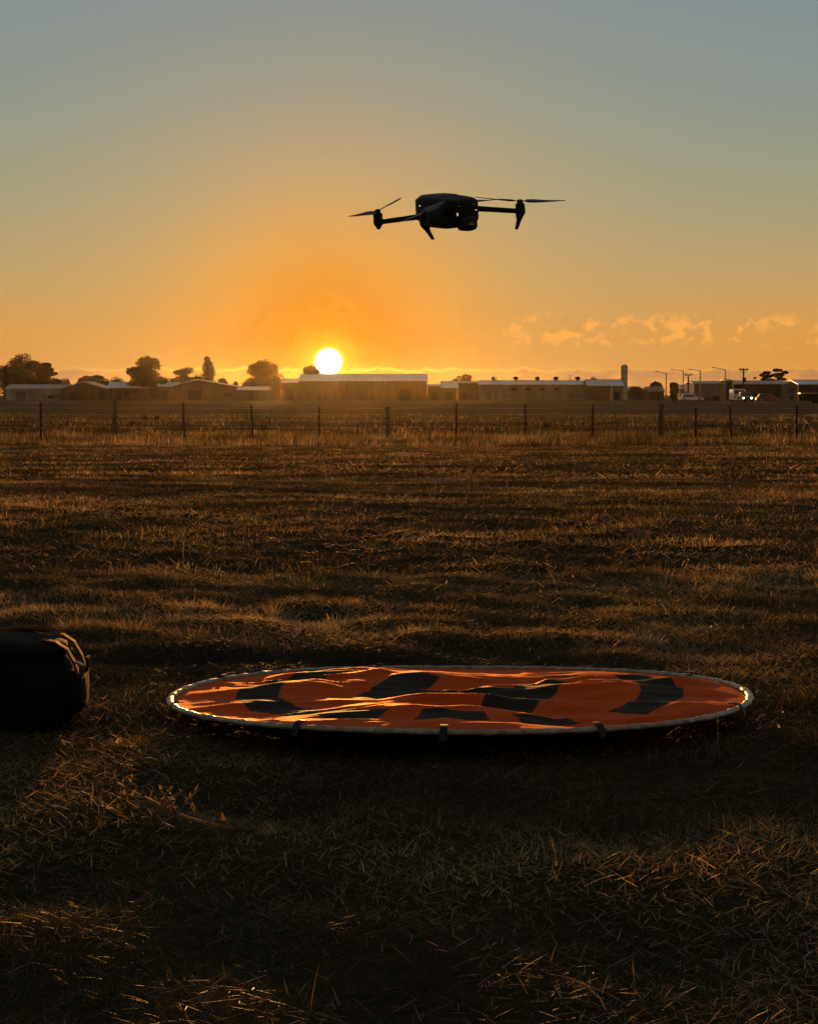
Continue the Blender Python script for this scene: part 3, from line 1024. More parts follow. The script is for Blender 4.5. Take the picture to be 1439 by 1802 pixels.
# ------------------------------------------------------------------ trees and shrubs
def leaf_cloud(blobs, per, size, tint, seed):
    g = np.random.default_rng(seed)
    Ps, Ss = [], []
    for (cx, cy, cz, rx, ry, rz) in blobs:
        dirs = g.normal(0, 1, (per, 3))
        dirs /= np.linalg.norm(dirs, axis=1)[:, None]
        rad = g.uniform(0, 1, per) ** .45
        Ps.append(np.array([cx, cy, cz]) + dirs * rad[:, None] * np.array([rx, ry, rz]))
    P_ = np.concatenate(Ps)
    k = len(P_)
    a = g.normal(0, 1, (k, 3)); a /= np.linalg.norm(a, axis=1)[:, None]
    b_ = np.cross(a, g.normal(0, 1, (k, 3))); b_ /= np.linalg.norm(b_, axis=1)[:, None]
    s = size * g.uniform(.5, 1.3, k)[:, None]
    V = np.stack([P_ - a * s * .5, P_ + b_ * s * .28, P_ + a * s * .5, P_ - b_ * s * .28], 1).reshape(-1, 3)
    o_ = (np.arange(k) * 4)[:, None]
    T = np.concatenate([o_ + np.array([[0, 1, 2]]), o_ + np.array([[0, 2, 3]])])
    C = np.repeat(np.array([tint]) * g.uniform(.6, 1.35, k)[:, None], 4, 0)
    return V, T, C


def tree(px_, top, wpx, dist, label, style='round', seed=0, cat='tree', name='tree', group=None, base_z=None, leaf=.40, dens=1.0, tint=(.040, .042, .020)):
    g = random.Random(seed * 13 + 5)
    t_ = at(px_, top, dist)
    bz = -DROP if base_z is None else base_z
    H = t_.z - bz
    Wd = wpx / F * dist * (1.12 if style in ('gum', 'round') else 1.0)
    root = empty(name, (t_.x, dist, bz))
    tag(root, label, cat, group)
    blobs, limbs = [], []
    if style == 'round':
        z0 = .12 * H
        for k in range(24):
            a = g.uniform(0, 6.28); q_ = math.sqrt(g.uniform(.0, 1))
            hz = g.uniform(0, 1)
            r_ = Wd * g.uniform(.12, .19)
            ex = math.sqrt(max(0.0, 1 - (max(0, hz - .25) / .8) ** 2))
            blobs.append((q_ * math.cos(a) * (Wd * .5 - r_) * ex, q_ * math.sin(a) * (Wd * .4 - r_ * .8) * ex, z0 + r_ * .5 + hz * (H - z0 - r_ * 1.4), r_, r_, r_ * .82))
        blobs.append((Wd * .05 * g.uniform(-1, 1), 0, H - Wd * .15, Wd * .17, Wd * .17, Wd * .15))
    elif style == 'gum':
        z0 = .16 * H
        for k in range(26):
            a = k * 2.4 + g.uniform(-.4, .4); q_ = .35 + .65 * g.random()
            hz = g.uniform(.0, 1)
            r_ = Wd * g.uniform(.11, .19)
            ex = math.sqrt(max(0.05, 1 - (abs(hz - .35) / .80) ** 2))
            blobs.append((q_ * math.cos(a) * (Wd * .5 - r_) * ex, q_ * math.sin(a) * Wd * .35 * ex, z0 + hz * (H - z0 - r_), r_ * 1.15, r_, r_ * .7))
        blobs.append((0, 0, H - Wd * .11, Wd * .17, Wd * .15, Wd * .11))
    elif style == 'umbrella':
        for k in range(38):
            lay = k % 4
            fx = g.uniform(-1, 1)
            zt_ = H * (1 - .13 * lay) - (fx - .35) ** 2 * H * .10
            r_ = Wd * g.uniform(.06, .115)
            blobs.append((fx * (Wd * .5 - r_), g.uniform(-.3, .3) * Wd, zt_ - r_ * .4 + g.uniform(-.04, .04) * H, r_ * 1.3, r_, r_ * .55))
    elif style == 'conifer':
        for k in range(15):
            hz = k / 14
            r_ = Wd * (.40 * (1 - hz) + .15) * g.uniform(.7, 1.1)
            blobs.append((g.uniform(-.45, .45) * Wd * (1 - hz) * .9, g.uniform(-.3, .3) * Wd * (1 - hz), H * (.18 + .80 * hz) - r_ * .35, r_, r_, r_ * .8))
    elif style == 'sparse':
        for k in range(15):
            fx = g.uniform(-1, 1)
            r_ = Wd * g.uniform(.08, .16)
            blobs.append((fx * (Wd * .5 - r_), g.uniform(-.3, .3) * Wd, H * (.97 - .35 * abs(fx) - g.uniform(0, .35)), r_ * 1.2, r_, r_ * .6))
        for k in range(6):
            r_ = Wd * .2
            blobs.append((g.uniform(-.32, .32) * Wd, 0, H * g.uniform(.35, .6), r_, r_, r_ * .6))
    elif style == 'bush':
        for k in range(11):
            r_ = Wd * g.uniform(.16, .24)
            a = g.uniform(0, 6.28); q_ = g.random()
            hz = g.random()
            blobs.append((math.cos(a) * q_ * (Wd * .5 - r_) * (1 - .5 * hz), math.sin(a) * q_ * Wd * .3, r_ * .4 + hz * max(.01, H - r_ * 1.2), r_, r_, min(r_, H * .45)))
    per = int(dens * 380)
    V, T, C = leaf_cloud(blobs, per, leaf, tint, seed + 100)
    fast_mesh('crown' if cat == 'tree' else 'foliage', V, T, M['leaf'], C, parent=root)
    tr_ = Wd * .035 + .03
    mb = MB()
    topz = H * (.62 if style != 'bush' else .4)
    mb.tube([(0, 0, -.2), (.02 * Wd, 0, topz * .5), (-.01 * Wd, 0, topz)], [tr_ * 1.25, tr_, tr_ * .6], 8)
    for (cx, cy, cz, rx, ry, rz) in blobs[::2]:
        s0 = min(cz * .7, topz * g.uniform(.5, .95))
        mb.tube([(0, 0, s0), (cx * .55, cy * .55, s0 + (cz - s0) * .45), (cx, cy, cz)], [tr_ * .5, tr_ * .32, tr_ * .12], 5)
    mb.build('trunk' if cat == 'tree' else 'stems', M['bark'], root, smooth=True)
    return root


G1 = 'trees standing behind the sheds'
tree(40, 620, 84, 500, 'tall full tree rising behind the pale long shed', 'gum', 1, group=G1, dens=1.3)
tree(8, 640, 70, 520, 'broad tree half hidden beside the tall full tree', 'round', 2, group=G1, dens=1.2)
tree(84, 633, 50, 490, 'loose feathery tree at the edge of the tall full one', 'sparse', 3, group=G1, dens=1.6)
tree(118, 665, 44, 520, 'low rounded tree between the pale long shed and gabled shed', 'bush', 4, group=G1)
tree(157, 661, 50, 520, 'low flat-topped tree above the gabled shed roof', 'umbrella', 5, group=G1, dens=1.6)
tree(208, 661, 50, 530, 'low spreading tree beside the big gum tree', 'bush', 6, group=G1)
tree(256, 625, 72, 455, 'big gum tree with gaps in its crown standing before the house', 'gum', 7, group=G1, dens=1.3)
tree(324, 642, 66, 500, 'thin open-crowned tree with separate leaf clumps', 'sparse', 8, group=G1)
tree(364, 628, 44, 490, 'narrow upright conifer-like tree above the wide gable', 'conifer', 9, group=G1)
tree(392, 661, 40, 520, 'low dark tree on the right foot of the upright conifer', 'bush', 10, group=G1)
tree(414, 666, 22, 520, 'small round tree above the wide gable end', 'bush', 11, group=G1)
tree(464, 632, 66, 490, 'dome-topped tree left of the sun', 'gum', 12, group=G1, dens=1.2)
tree(545, 642, 44, 500, 'rounded tree directly below the sun', 'round', 13, group=G1, dens=1.1)
for k, (a_, b_, c_, l_) in enumerate(((100, 663, 40, 'low dark tree tucked behind the pale long shed end'), (182, 664, 44, 'low dark tree over the join of the two left roofs'),
                                      (286, 664, 44, 'squat tree between the big gum and the thin open tree'), (340, 655, 40, 'squat tree left of the upright conifer foot'),
                                      (440, 664, 36, 'low hedge-like tree left of the dome-topped tree'), (486, 664, 30, 'low tree right of the dome-topped tree'),
                                      (60, 652, 70, 'broad dark underwood between the tall left trees'))):
    tree(a_, b_ - 1, c_ * 1.35, 525, l_, 'bush', 140 + k, group=G1, dens=1.2)
tree(812, 661, 34, 540, 'small flat tree behind the short skillion shed', 'umbrella', 14, group=G1, dens=1.3)
tree(1042, 664, 30, 560, 'low tree just showing over the open-bay shed', 'bush', 15, group=G1)
tree(1120, 675, 34, 500, 'low tree at the foot of the silo', 'bush', 16, group=G1)
tree(1153, 671, 30, 520, 'small uneven tree behind the leftmost street lamp', 'round', 17, group=G1, dens=.8)
tree(1186, 673, 29, 420, 'dense dark dome-shaped bush by the street lamps', 'bush', 18, cat='bush', name='bush')
tree(1362, 650, 48, 520, 'umbrella-shaped pine above the long grey warehouse roof', 'umbrella', 19, group=G1, dens=1.8)
tree(1437, 693, 24, 330, 'dark bush beside the road by the end warehouse', 'bush', 20, cat='bush', name='bush')
sh = [(1250, 742, 16, 96), (1281, 744, 14, 92), (1328, 738, 12, 108), (1350, 736, 22, 110), (1388, 733, 14, 118), (1418, 735, 20, 115),
      (255, 727, 7, 120), (276, 727, 7, 120), (462, 741, 12, 84), (962, 736, 8, 92), (1002, 735, 8, 115), (1085, 738, 9, 112), (322, 737, 26, 84), (234, 736, 9, 100)]
near_to = ['just right of the thin steel post beside a stout strainer', 'at the foot of the leaning steel post', 'between the leaning steel post and the end post',
           'wide one between the leaning steel post and the end post', 'near the end steel post', 'spreading one beyond the end steel post',
           'first of a small pair right of the stout strainer before the house', 'second of a small pair right of the stout strainer before the house',
           'beside the slanting steel post under the dome-topped tree', 'before the long vented shed', 'far off before the vented shed end', 'before the silo, close to a stout strainer',
           'broadest one round the steel post below the conifer', 'tucked behind the stout strainer before the house']
for k, (px_, py_, wp, ds) in enumerate(sh):
    t_ = at(px_, py_, ds)
    H_, W_ = t_.z - gz(t_.x, ds), wp / F * ds * 1.2
    rt = empty('weed_clump', (t_.x, ds, gz(t_.x, ds)))
    tag(rt, 'dark weed clump ' + near_to[k], 'weeds', 'weed clumps beyond the fence')
    nb = 220
    a_ = rg.uniform(0, 6.283, nb)
    q_ = np.sqrt(rg.uniform(0, 1, nb)) * W_ * .42
    Pb = np.stack([np.cos(a_) * q_, np.sin(a_) * q_, np.full(nb, -.03)], 1)
    V, T, C = blades(Pb, H_ * rg.uniform(.35, 1.05, nb) * (1.1 - .6 * (q_ / (W_ * .42)) ** 2), np.full(nb, .02), a_, rg.uniform(.05, .5, nb), 2, np.array([[.04, .038, .02]]) * rg.uniform(.6, 1.5, nb)[:, None])
    fast_mesh('leaves', V, T, M['grass'], C, parent=rt)
    mb = MB()
    for j in range(5):
        mb.tube([(rnd.uniform(-.2, .2) * W_, 0, -.03), (rnd.uniform(-.35, .35) * W_, rnd.uniform(-.2, .2) * W_, H_ * rnd.uniform(.6, .95))], [.008, .004], 4)
    mb.build('stems', M['bark'], rt)


# ------------------------------------------------------------------ sheds and houses
def zpx(py_, dist): return at(700, py_, dist).z + DROP


def long_shed(p0, p1, dist, eave, ridge, label, wall='wall_grey', roof='roof', depth=16, cat='shed', name='shed', ridge0=None):
    """front wall with the eave along it, ridge parallel behind"""
    x0, x1 = at(p0, 700, dist).x, at(p1, 700, dist).x
    xc = (x0 + x1) / 2
    root = empty(name, (xc, dist, -DROP))
    tag(root, label, cat)
    he = zpx(eave, dist)
    hr = max(he + .2, zpx(ridge, dist + depth / 2))
    hw = (x1 - x0) / 2
    MB().prism([(0, -.3), (depth, -.3), (depth, he), (depth / 2, hr - .12), (0, he - .02)], -hw, hw, 'x').build('wall', M[wall], root)
    ro = MB()
    o_ = .25
    for s in (0, 1):
        yf, yr = (-.35, depth / 2) if s == 0 else (depth + .35, depth / 2)
        ro.add([(-hw - o_, yf, he - .03), (hw + o_, yf, he - .03), (hw + o_, yr, hr), (-hw - o_, yr, hr),
                (-hw - o_, yf, he + .05), (hw + o_, yf, he + .05), (hw + o_, yr, hr + .08), (-hw - o_, yr, hr + .08)],
               [(0, 1, 2, 3), (4, 5, 6, 7), (0, 1, 5, 4), (1, 2, 6, 5), (2, 3, 7, 6), (3, 0, 4, 7)])
    rf = ro.build('roof', M[roof], root)
    MB().box(-hw - .2, hw + .2, -.50, -.36, he - .12, he + .02).build('gutter', M['roof_dull'], rf)
    MB().box(-hw - .2, hw + .2, depth / 2 - .22, depth / 2 + .22, hr + .05, hr + .14).build('ridge_cap', M['roof_dull'], rf)
    return root, x0, x1, he, hr, rf, hw


def gable(p0, p1, dist, apex_px, eave, apex, label, wall='wall_brown', roof='roof', depth=14, cat='shed', name='shed', eave_r=None):
    """gable end to the camera"""
    x0, x1, xa = at(p0, 700, dist).x, at(p1, 700, dist).x, at(apex_px, 700, dist).x
    root = empty(name, (xa, dist, -DROP))
    tag(root, label, cat)
    h0, h1, ha = zpx(eave, dist), zpx(eave_r or eave, dist), zpx(apex, dist)
    a, b_ = x0 - xa, x1 - xa
    MB().prism([(a, -.3), (b_, -.3), (b_, h1 - .03), (0, ha - .05), (a, h0 - .03)], 0, depth, 'y').build('wall', M[wall], root)
    ro = MB()
    for xe, he in ((a - .25, h0 - .05), (b_ + .25, h1 - .05)):
        ro.add([(xe, -.3, he), (0, -.3, ha), (0, depth + .3, ha), (xe, depth + .3, he),
                (xe, -.3, he + .12), (0, -.3, ha + .14), (0, depth + .3, ha + .14), (xe, depth + .3, he + .12)],
               [(0, 1, 2, 3), (4, 5, 6, 7), (0, 1, 5, 4), (1, 2, 6, 5), (2, 3, 7, 6), (3, 0, 4, 7)])
    ro.build('roof', M[roof], root)
    return root, xa


def opening(root, rx, dist, p0, p1, top, bot, name='doorway', mat='opening', proud=.02, frame=True):
    """a door or window set in the front wall, with its frame"""
    x0, x1 = at(p0, 700, dist).x - rx, at(p1, 700, dist).x - rx
    z0, z1 = max(.0, zpx(bot, dist)), zpx(top, dist)
    o_ = MB().box(x0, x1, -proud, .1, z0, z1).build(name, M[mat], root)
    if frame:
        t_ = .09
        MB().box(x0 - t_, x0, -.07, .08, z0, z1).box(x1, x1 + t_, -.07, .08, z0, z1).box(x0 - t_, x1 + t_, -.08, .08, z1, z1 + t_).build('frame', M['wall_brown'], o_)
    return o_


r_ = long_shed(10, 113, 458, 684, 677, 'pale long low shed below the tall full tree', 'wall_pale', 'roof_dull', 12)
xc = r_[0].location.x
opening(r_[0], xc, 458, 84, 95, 695.5, 702, 'window', 'glass')
x0, x1 = at(83, 700, 458).x - xc, at(106, 700, 458).x - xc
MB().prism([(-1.3, zpx(694.8, 458)), (-.0, zpx(693.6, 458)), (0, zpx(693, 458)), (-1.3, zpx(694.2, 458))], x0, x1, 'x').build('awning', M['roof'], r_[0])
opening(r_[0], xc, 458, 30, 44, 690, 704, 'roller_door', 'wall_grey')
g_, xa = gable(107, 187, 448, 146, 684, 672, 'brown gable-ended shed joined to the pale-roofed house', 'wall_brown', 'roof_dull')
opening(g_, xa, 448, 174, 184, 687, 704, 'doorway', 'opening')
opening(g_, xa, 448, 122, 140, 690, 704, 'roller_door', 'wall_dark')
r_ = long_shed(188.5, 258, 452, 682.5, 672.5, 'low house with pale roof behind the stout left strainer post', 'wall_brown', 'roof', 14, 'house', 'house')
xc = r_[0].location.x
opening(r_[0], xc, 452, 232, 243, 685, 692, 'window', 'glass')
opening(r_[0], xc, 452, 205, 214, 687, 704, 'door', 'wall_dark')
opening(r_[0], xc, 452, 218, 227, 688, 695, 'window', 'glass')
r_ = long_shed(266, 312, 476, 680, 672.5, 'small outbuilding with shiny roof beside the big gum tree', 'wall_brown', 'roof', 10)
opening(r_[0], r_[0].location.x, 476, 284, 296, 687, 704, 'doorway', 'opening')
g_, xa = gable(306, 448, 455, 346, 678, 668, 'wide shed with off-centre gable under the upright conifer', 'wall_brown', 'roof', eave_r=686)
opening(g_, xa, 455, 330, 356, 687, 705, 'roller_door', 'wall_dark')
opening(g_, xa, 455, 395, 408, 691, 698, 'window', 'glass')
r_ = long_shed(418, 470, 440, 686, 680.5, 'low hut under the dome-topped tree', 'wall_brown', 'roof', 9)
opening(r_[0], r_[0].location.x, 440, 438, 446, 690, 704, 'door', 'wall_dark')
r_ = long_shed(496, 524, 485, 673, 667, 'narrow shed against the end of the biggest warehouse', 'wall_brown', 'roof', 12)
opening(r_[0], r_[0].location.x, 485, 503, 516, 684, 704, 'roller_door', 'wall_dark')
r_ = long_shed(526, 751, 472, 670, 659, 'biggest warehouse with broad pale roof directly under the sun', 'wall_brown', 'roof', 26, 'warehouse', 'warehouse')
xc = r_[0].location.x
for a_, b_ in ((704, 722),):
    opening(r_[0], xc, 472, a_, b_, 684, 705, 'roller_door', 'wall_dark')
r_ = long_shed(752.5, 777, 470, 679.5, 677, 'low brown lean-to between the biggest warehouse and skillion shed', 'wall_brown', 'roof_dull', 7)
opening(r_[0], r_[0].location.x, 470, 760, 769, 690, 704, 'doorway', 'opening')
# skillion: one bright roof plane falling to the front
x0, x1 = at(778, 700, 462).x, at(804, 700, 462).x
sk = empty('shed', ((x0 + x1) / 2, 462, -DROP))
tag(sk, 'short skillion shed with one bright tilted roof', 'shed')
hw = (x1 - x0) / 2
MB().prism([(0, -.3), (9, -.3), (9, zpx(671.8, 471)), (0, zpx(682.5, 462))], -hw, hw, 'x').build('wall', M['wall_brown'], sk)
MB().prism([(-.4, zpx(682.8, 462)), (9.3, zpx(671.2, 471)), (9.3, zpx(670.4, 471)), (-.4, zpx(682, 462))], -hw - .3, hw + .3, 'x').build('roof', M['roof'], sk)
opening(sk, sk.location.x, 462, 784, 797, 690, 704, 'roller_door', 'wall_dark')
r_ = long_shed(806, 842, 466, 673.5, 671.5, 'plain brown windowless block on the left end of the vented shed', 'wall_brown', 'roof_dull', 15)
opening(r_[0], r_[0].location.x, 466, 812, 822, 690, 705, 'door', 'wall_dark')
r_ = long_shed(844, 1033, 460, 676.5, 670, 'long grey shed with round ventilators along its ridge', 'wall_grey', 'roof', 18)
xc = r_[0].location.x
for pv in (869, 907, 945, 978, 1016):
    xv = at(pv, 700, 469).x - xc
    v_ = MB().lathe([(.28, r_[4] - .05), (.28, r_[4] + .25), (.52, r_[4] + .3), (.60, r_[4] + .55), (.50, r_[4] + .8), (.2, r_[4] + .92)], 14, Matrix.Translation((xv, 9, 0))).build('ventilator', M['star'], r_[5], smooth=True)
for a_, b_ in ((862, 874), (1005, 1017)):
    opening(r_[0], xc, 460, a_, b_, 690, 705, 'roller_door', 'wall_grey')
for a_ in (900, 925, 950, 975):
    opening(r_[0], xc, 460, a_, a_ + 8, 683, 687, 'window', 'glass')
r_ = long_shed(1034.5, 1074, 452, 678.5, 668.5, 'open-bay shed with bright roof at the end of the vented shed', 'wall_dark', 'roof', 14)
opening(r_[0], r_[0].location.x, 452, 1036, 1072, 692, 706, 'open_bay', 'opening')
r_ = long_shed(1076, 1096, 455, 679, 668.5, 'narrow bright-roofed shed at the foot of the silo', 'wall_grey', 'roof', 14)
opening(r_[0], r_[0].location.x, 455, 1081, 1090, 690, 704, 'roller_door', 'wall_dark')
# silo
sl = at(1098.5, 641, 482)
silo = empty('silo', (sl.x, 482, -DROP))
tag(silo, 'tall cylindrical concrete silo with domed cap', 'silo')
hs = sl.z + DROP
MB().lathe([(.72, -.3), (.72, hs - .75)], 24).build('barrel', M['concrete'], silo, smooth=False)
MB().lathe([(.78, hs - .76), (.78, hs - .55), (.70, hs - .3), (.42, hs - .08), (.2, hs - .02)], 24).build('cap', M['concrete'], silo, smooth=True)
for k in range(4):
    MB().lathe([(.74, 1.6 + k * 1.5), (.75, 1.62 + k * 1.5), (.75, 1.72 + k * 1.5), (.74, 1.74 + k * 1.5)], 24).build('hoop', M['star'], silo)
MB().tube([(-.8, -.35, 0), (-.8, -.35, hs - .3)], .05, 6).tube([(-.8, -.05, 0), (-.8, -.05, hs - .3)], .05, 6).build('ladder', M['steelpole'], silo)
# houses among the trees right of the silo
g_, xa = gable(1104, 1132, 490, 1118, 687, 680, 'small gabled cottage just right of the silo', 'wall_brown', 'roof_tile', 10, 'house', 'house')
opening(g_, xa, 490, 1109, 1114, 691, 697, 'window', 'glass'); opening(g_, xa, 490, 1120, 1125, 690, 703, 'door', 'wall_dark')
r_ = long_shed(1140, 1168, 486, 688, 681, 'tiled low cottage behind the leftmost street lamp', 'wall_brown', 'roof_tile', 10, 'house', 'house')
opening(r_[0], r_[0].location.x, 486, 1146, 1152, 691, 697, 'window', 'glass'); opening(r_[0], r_[0].location.x, 486, 1157, 1161, 691, 703, 'door', 'wall_dark')
r_ = long_shed(1196, 1219, 500, 684, 678, 'pale little shed behind the two-armed power pole', 'wall_grey', 'roof', 9)
opening(r_[0], r_[0].location.x, 500, 1203, 1211, 690, 703, 'doorway', 'opening')
r_ = long_shed(1221, 1274, 440, 675, 671.5, 'square grey depot with dark tower at its right end', 'wall_grey', 'roof_dull', 15, 'depot', 'depot')
opening(r_[0], r_[0].location.x, 440, 1254, 1266, 697, 706, 'doorway', 'opening')
x0 = at(1231, 700, 437).x - r_[0].location.x; x1 = at(1250, 700, 437).x - r_[0].location.x
MB().box(x0, x1, -2.4, -.05, 0, zpx(699, 437)).build('lean_to', M['wall_green'], r_[0])
r_ = long_shed(1275.5, 1288, 440, 669.8, 668.6, 'dark narrow tower block at the end of the grey depot', 'wall_dark', 'roof_dull', 6, 'tower', 'tower_block')
opening(r_[0], r_[0].location.x, 440, 1279, 1285, 692, 705, 'door', 'wall_brown')
r_ = long_shed(1290, 1387, 446, 675.5, 670.5, 'long grey warehouse with dark loading bay under the umbrella pine', 'wall_dark', 'roof_dull', 18, 'warehouse', 'warehouse')
opening(r_[0], r_[0].location.x, 446, 1333, 1370, 691, 700, 'loading_bay', 'opening')
for a_ in (1300, 1314, 1376):
    opening(r_[0], r_[0].location.x, 446, a_, a_ + 7, 682, 687, 'window', 'glass')
g_, xa = gable(1384, 1403, 436, 1391, 676, 671.5, 'warehouse entrance block with pale fascia', 'wall_grey', 'roof_dull', 7, 'entrance', 'entrance_block', eave_r=678)
opening(g_, xa, 436, 1387, 1398, 683, 692, 'sign_panel', 'wall_brown', .08, False); opening(g_, xa, 436, 1390, 1396, 696, 706, 'door', 'glass')
r_ = long_shed(1405, 1500, 446, 676, 669, 'end warehouse with pale roof and low canopy', 'wall_dark', 'roof', 18, 'warehouse', 'warehouse')
x0 = at(1408, 700, 443).x - r_[0].location.x; x1 = at(1500, 700, 443).x - r_[0].location.x
MB().box(x0, x1, -3.2, -.05, zpx(692.6, 443), zpx(691, 443)).build('canopy', M['roof'], r_[0])
opening(r_[0], r_[0].location.x, 446, 1412, 1436, 694, 705, 'loading_bay', 'opening')

# ------------------------------------------------------------------ lamps, power poles and the rest of the street
G2 = 'street lamps along the road'
for px_, top, ax_, ay_, ds, lb in ((1172, 657, 1152, 653.5, 430, 'tall street lamp standing beside the dense dark dome-shaped bush, on its left'),
                                   (1202, 652, 1180, 650, 415, 'tall street lamp standing just left of the two-armed power pole'),
                                   (1232, 652, 1209, 649.5, 405, 'tall street lamp in front of the left part of the grey depot'),
                                   (1276, 650, 1252, 646.5, 395, 'tallest street lamp in front of the dark tower block')):
    t_ = at(px_, top, ds)
    e_ = at(ax_, ay_, ds)
    rt = empty('street_lamp', (t_.x, ds, -DROP))
    tag(rt, lb, 'street lamp', G2)
    h_ = t_.z + DROP
    MB().tube([(0, 0, -.2), (0, 0, h_ * .5), (0, 0, h_)], [.13, .11, .085], 8).build('pole', M['steelpole'], rt, smooth=True)
    dx_, dz_ = e_.x - t_.x, e_.z - t_.z
    MB().tube([(0, 0, h_ - .12), (dx_ * .3, 0, h_ + dz_ * .30), (dx_ * .75, 0, h_ + dz_ * .9)], [.07, .055, .05], 6).build('arm', M['steelpole'], rt, smooth=True)
    MB().loft([[(dx_ * .72 + dx_ * .28 * k, u_ * s_, h_ + dz_ * (.88 + .12 * k) + v_ * s_) for u_, v_ in srect(.16, .075, 10, 2.5)] for k, s_ in ((0, .6), (.25, 1), (.75, 1), (1, .5))]).build('lamp_head', M['steelpole'], rt)


def power_pole(px_, top, ds, arms, label, transformer):
    t_ = at(px_, top, ds)
    rt = empty('power_pole', (t_.x, ds, -DROP))
    tag(rt, label, 'power pole')
    h_ = t_.z + DROP
    MB().tube([(0, 0, -.2), (0, 0, h_)], [.19, .14], 8).build('pole', M['post'], rt, smooth=True)
    for dz_, hw_ in arms:
        ca_ = MB().box(-hw_, hw_, -.22, -.12, h_ - dz_ - .1, h_ - dz_ + .1).build('crossarm', M['post'], rt)
        for s in (-.92, -.5, .5, .92):
            MB().lathe([(.05, h_ - dz_ + .1), (.09, h_ - dz_ + .16), (.06, h_ - dz_ + .22), (.08, h_ - dz_ + .28), (.03, h_ - dz_ + .34)], 8, Matrix.Translation((s * hw_, -.17, 0))).build('insulator', M['star'], ca_)
        if transformer:
            MB().tube([(-hw_ * .75, -.17, h_ - dz_ - .1), (0, -.17, h_ - dz_ - .75)], .03, 5).tube([(hw_ * .75, -.17, h_ - dz_ - .1), (0, -.17, h_ - dz_ - .75)], .03, 5).build('brace', M['star'], rt)
    if transformer:
        zz = h_ - 2.15
        MB().lathe([(.30, zz - .45), (.34, zz - .4), (.34, zz + .3), (.25, zz + .36)], 14, Matrix.Translation((.1, -.42, 0))).build('transformer', M['star'], rt)
    return rt
power_pole(1308, 647, 400, ((.35, .85),), 'dark wooden power pole carrying a transformer can', True)
power_pole(1211, 659, 445, ((.1, .78),), 'plain T-shaped power pole between two street lamps', False)
# small sign disc on a stem above the roof line
t_ = at(1328, 662.5, 470)
rt = empty('sign_post', (t_.x, 470, -DROP))
tag(rt, 'round sign on a thin stem showing above the long grey warehouse', 'sign')
h_ = t_.z + DROP
MB().tube([(0, 0, -.2), (0, 0, h_ - .4)], .05, 6).build('stem', M['steelpole'], rt)
MB().loft([[(u_, y_, h_ - .3 + v_) for u_, v_ in srect(.36, .22, 16, 2.2)] for y_ in (-.06, .06)]).build('panel', M['star'], rt)
t_ = at(1003, 659, 480)
rt = empty('antenna', (t_.x, 480, -DROP))
tag(rt, 'thin television antenna above the vented shed roof', 'antenna')
h_ = t_.z + DROP
MB().tube([(0, 0, -.2), (0, 0, h_)], .05, 6).build('mast', M['star'], rt)
for k, hw_ in ((.15, .35), (.6, .6), (1.0, .45)):
    MB().box(-hw_, hw_, -.04, .04, h_ - k - .04, h_ - k + .04).build('element', M['star'], rt)


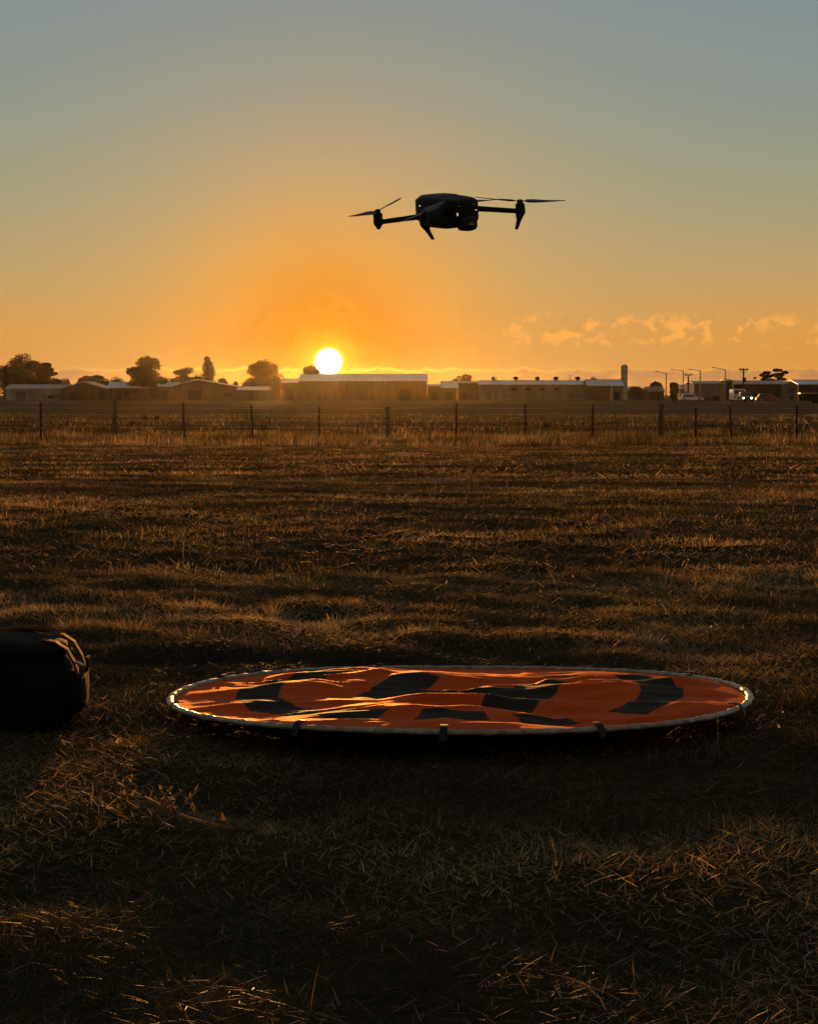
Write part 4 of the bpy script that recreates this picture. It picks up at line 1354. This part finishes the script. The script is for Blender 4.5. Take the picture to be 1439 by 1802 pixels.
def vehicle(px_, ds, label, cat, name, paint, W_=1.8, H_=1.65, L_=4.4, front=True, lights=False, van=False):
    """seen end on (front) or side on; local -Y faces the camera"""
    x_ = at(px_, 700, ds).x
    rt = empty(name, (x_, ds, -DROP + .06), (0, 0, 0 if front else R(90)))
    tag(rt, label, cat)
    hb = H_ * .55
    if van:
        prof = [(-L_ / 2, .35), (-L_ / 2, H_ * .55), (-L_ / 2 + .35, H_ * .95), (-L_ / 2 + .6, H_), (L_ / 2 - .05, H_), (L_ / 2, H_ * .9), (L_ / 2, .35)]
        MB().prism(prof, -W_ / 2, W_ / 2, 'x').build('body', M[paint], rt, bevel=.06)
        ws = MB().prism([(-L_ / 2 + .02, H_ * .6), (-L_ / 2 + .30, H_ * .92), (-L_ / 2 + .28, H_ * .94), (-L_ / 2 - .01, H_ * .6)], -W_ * .42, W_ * .42, 'x').build('windscreen', M['glass'], rt)
    else:
        prof = [(-L_ / 2, .32), (-L_ / 2, hb * .8), (-L_ / 2 + .15, hb * .95), (-L_ / 2 + 1.15, hb * 1.05), (L_ / 2 - .1, hb * 1.08), (L_ / 2, hb * .8), (L_ / 2, .32)]
        MB().prism(prof, -W_ / 2, W_ / 2, 'x').build('body', M[paint], rt, bevel=.06)
        a0, a1 = -L_ / 2 + 1.05, L_ / 2 - .25
        MB().loft([[(sx * W_ / 2 * k, yy, zz) for sx, yy in ((-1, a0 + o0), (1, a0 + o0), (1, a1 - o1), (-1, a1 - o1))] for zz, k, o0, o1 in ((hb * 1.0, .96, 0, 0), (H_ * .95, .82, .7, .3), (H_, .74, .85, .45))]).build('cabin', M[paint], rt, bevel=.04)
        MB().loft([[(-W_ * .43, a0 + .02, hb * 1.1), (W_ * .43, a0 + .02, hb * 1.1), (W_ * .43, a0 - .02, hb * 1.1), (-W_ * .43, a0 - .02, hb * 1.1)],
                   [(-W_ * .37, a0 + .60, H_ * .92), (W_ * .37, a0 + .60, H_ * .92), (W_ * .37, a0 + .55, H_ * .93), (-W_ * .37, a0 + .55, H_ * .93)]]).build('windscreen', M['glass'], rt)
        for s in (-1, 1):
            MB().loft([[(s * W_ * .475, a0 + .25, hb * 1.1), (s * W_ * .475, a1 - .2, hb * 1.1), (s * W_ * .485, a1 - .2, hb * 1.1), (s * W_ * .485, a0 + .25, hb * 1.1)],
                       [(s * W_ * .42, a0 + .75, H_ * .9), (s * W_ * .42, a1 - .4, H_ * .9), (s * W_ * .43, a1 - .4, H_ * .9), (s * W_ * .43, a0 + .75, H_ * .9)]]).build('side_window', M['glass'], rt)
    for s in (-1, 1):
        Mx = Matrix.Translation((s * W_ * .34, -L_ / 2 - .01, hb * .72)) @ Matrix.Rotation(R(90), 4, 'X')
        MB().lathe([(.15, -.05), (.15, .03), (.10, .06)], 14, Mx).build('headlight', M['headlamp'] if lights else M['glass'], rt)
        for yy in (-L_ * .32, L_ * .32):
            Mx = Matrix.Translation((s * (W_ / 2 - .1), yy, .32)) @ Matrix.Rotation(R(90), 4, 'Y')
            wh = MB().lathe([(.20, -.12), (.32, -.11), (.32, .11), (.20, .12)], 18, Mx).build('wheel', M['tyre'], rt)
            MB().lathe([(.19, -.125), (.19, .125)], 14, Mx).build('rim', M['steelpole'], wh)
    return rt
vehicle(1311, 347, 'dark car with both headlights lit facing the paddock', 'car', 'car', 'paint_dark', 1.85, 1.7, 4.5, True, True)
vehicle(1297, 356, 'white delivery van behind the car with lit headlights', 'van', 'van', 'paint_white', 1.95, 2.1, 5.0, True, False, True)
vehicle(1216, 360, 'small white car parked in front of the pale little shed', 'car', 'car', 'paint_white', 1.7, 1.35, 4.0, False)
vehicle(1352, 358, 'dull red car parked before the dark loading bay', 'car', 'car', 'paint_red', 1.75, 1.4, 4.2, False)

# ------------------------------------------------------------------ air: low sunrise haze
hz = MB().box(-1260, 1260, -70, 1560, -2.4, 13.0).build('haze', M['soil'])
hz.data.materials.clear()
m = bpy.data.materials.new('haze_air')
m.use_nodes = True
nt = m.node_tree
for nd in list(nt.nodes):
    nt.nodes.remove(nd)
out = nt.nodes.new('ShaderNodeOutputMaterial')
pv = nt.nodes.new('ShaderNodeVolumePrincipled')
pv.inputs['Color'].default_value = (.92, .86, .80, 1)
pv.inputs['Density'].default_value = .0000085
pv.inputs['Anisotropy'].default_value = .925
nt.links.new(pv.outputs[0], out.inputs['Volume'])
hz.data.materials.append(m)
tag(hz, kind='stuff')
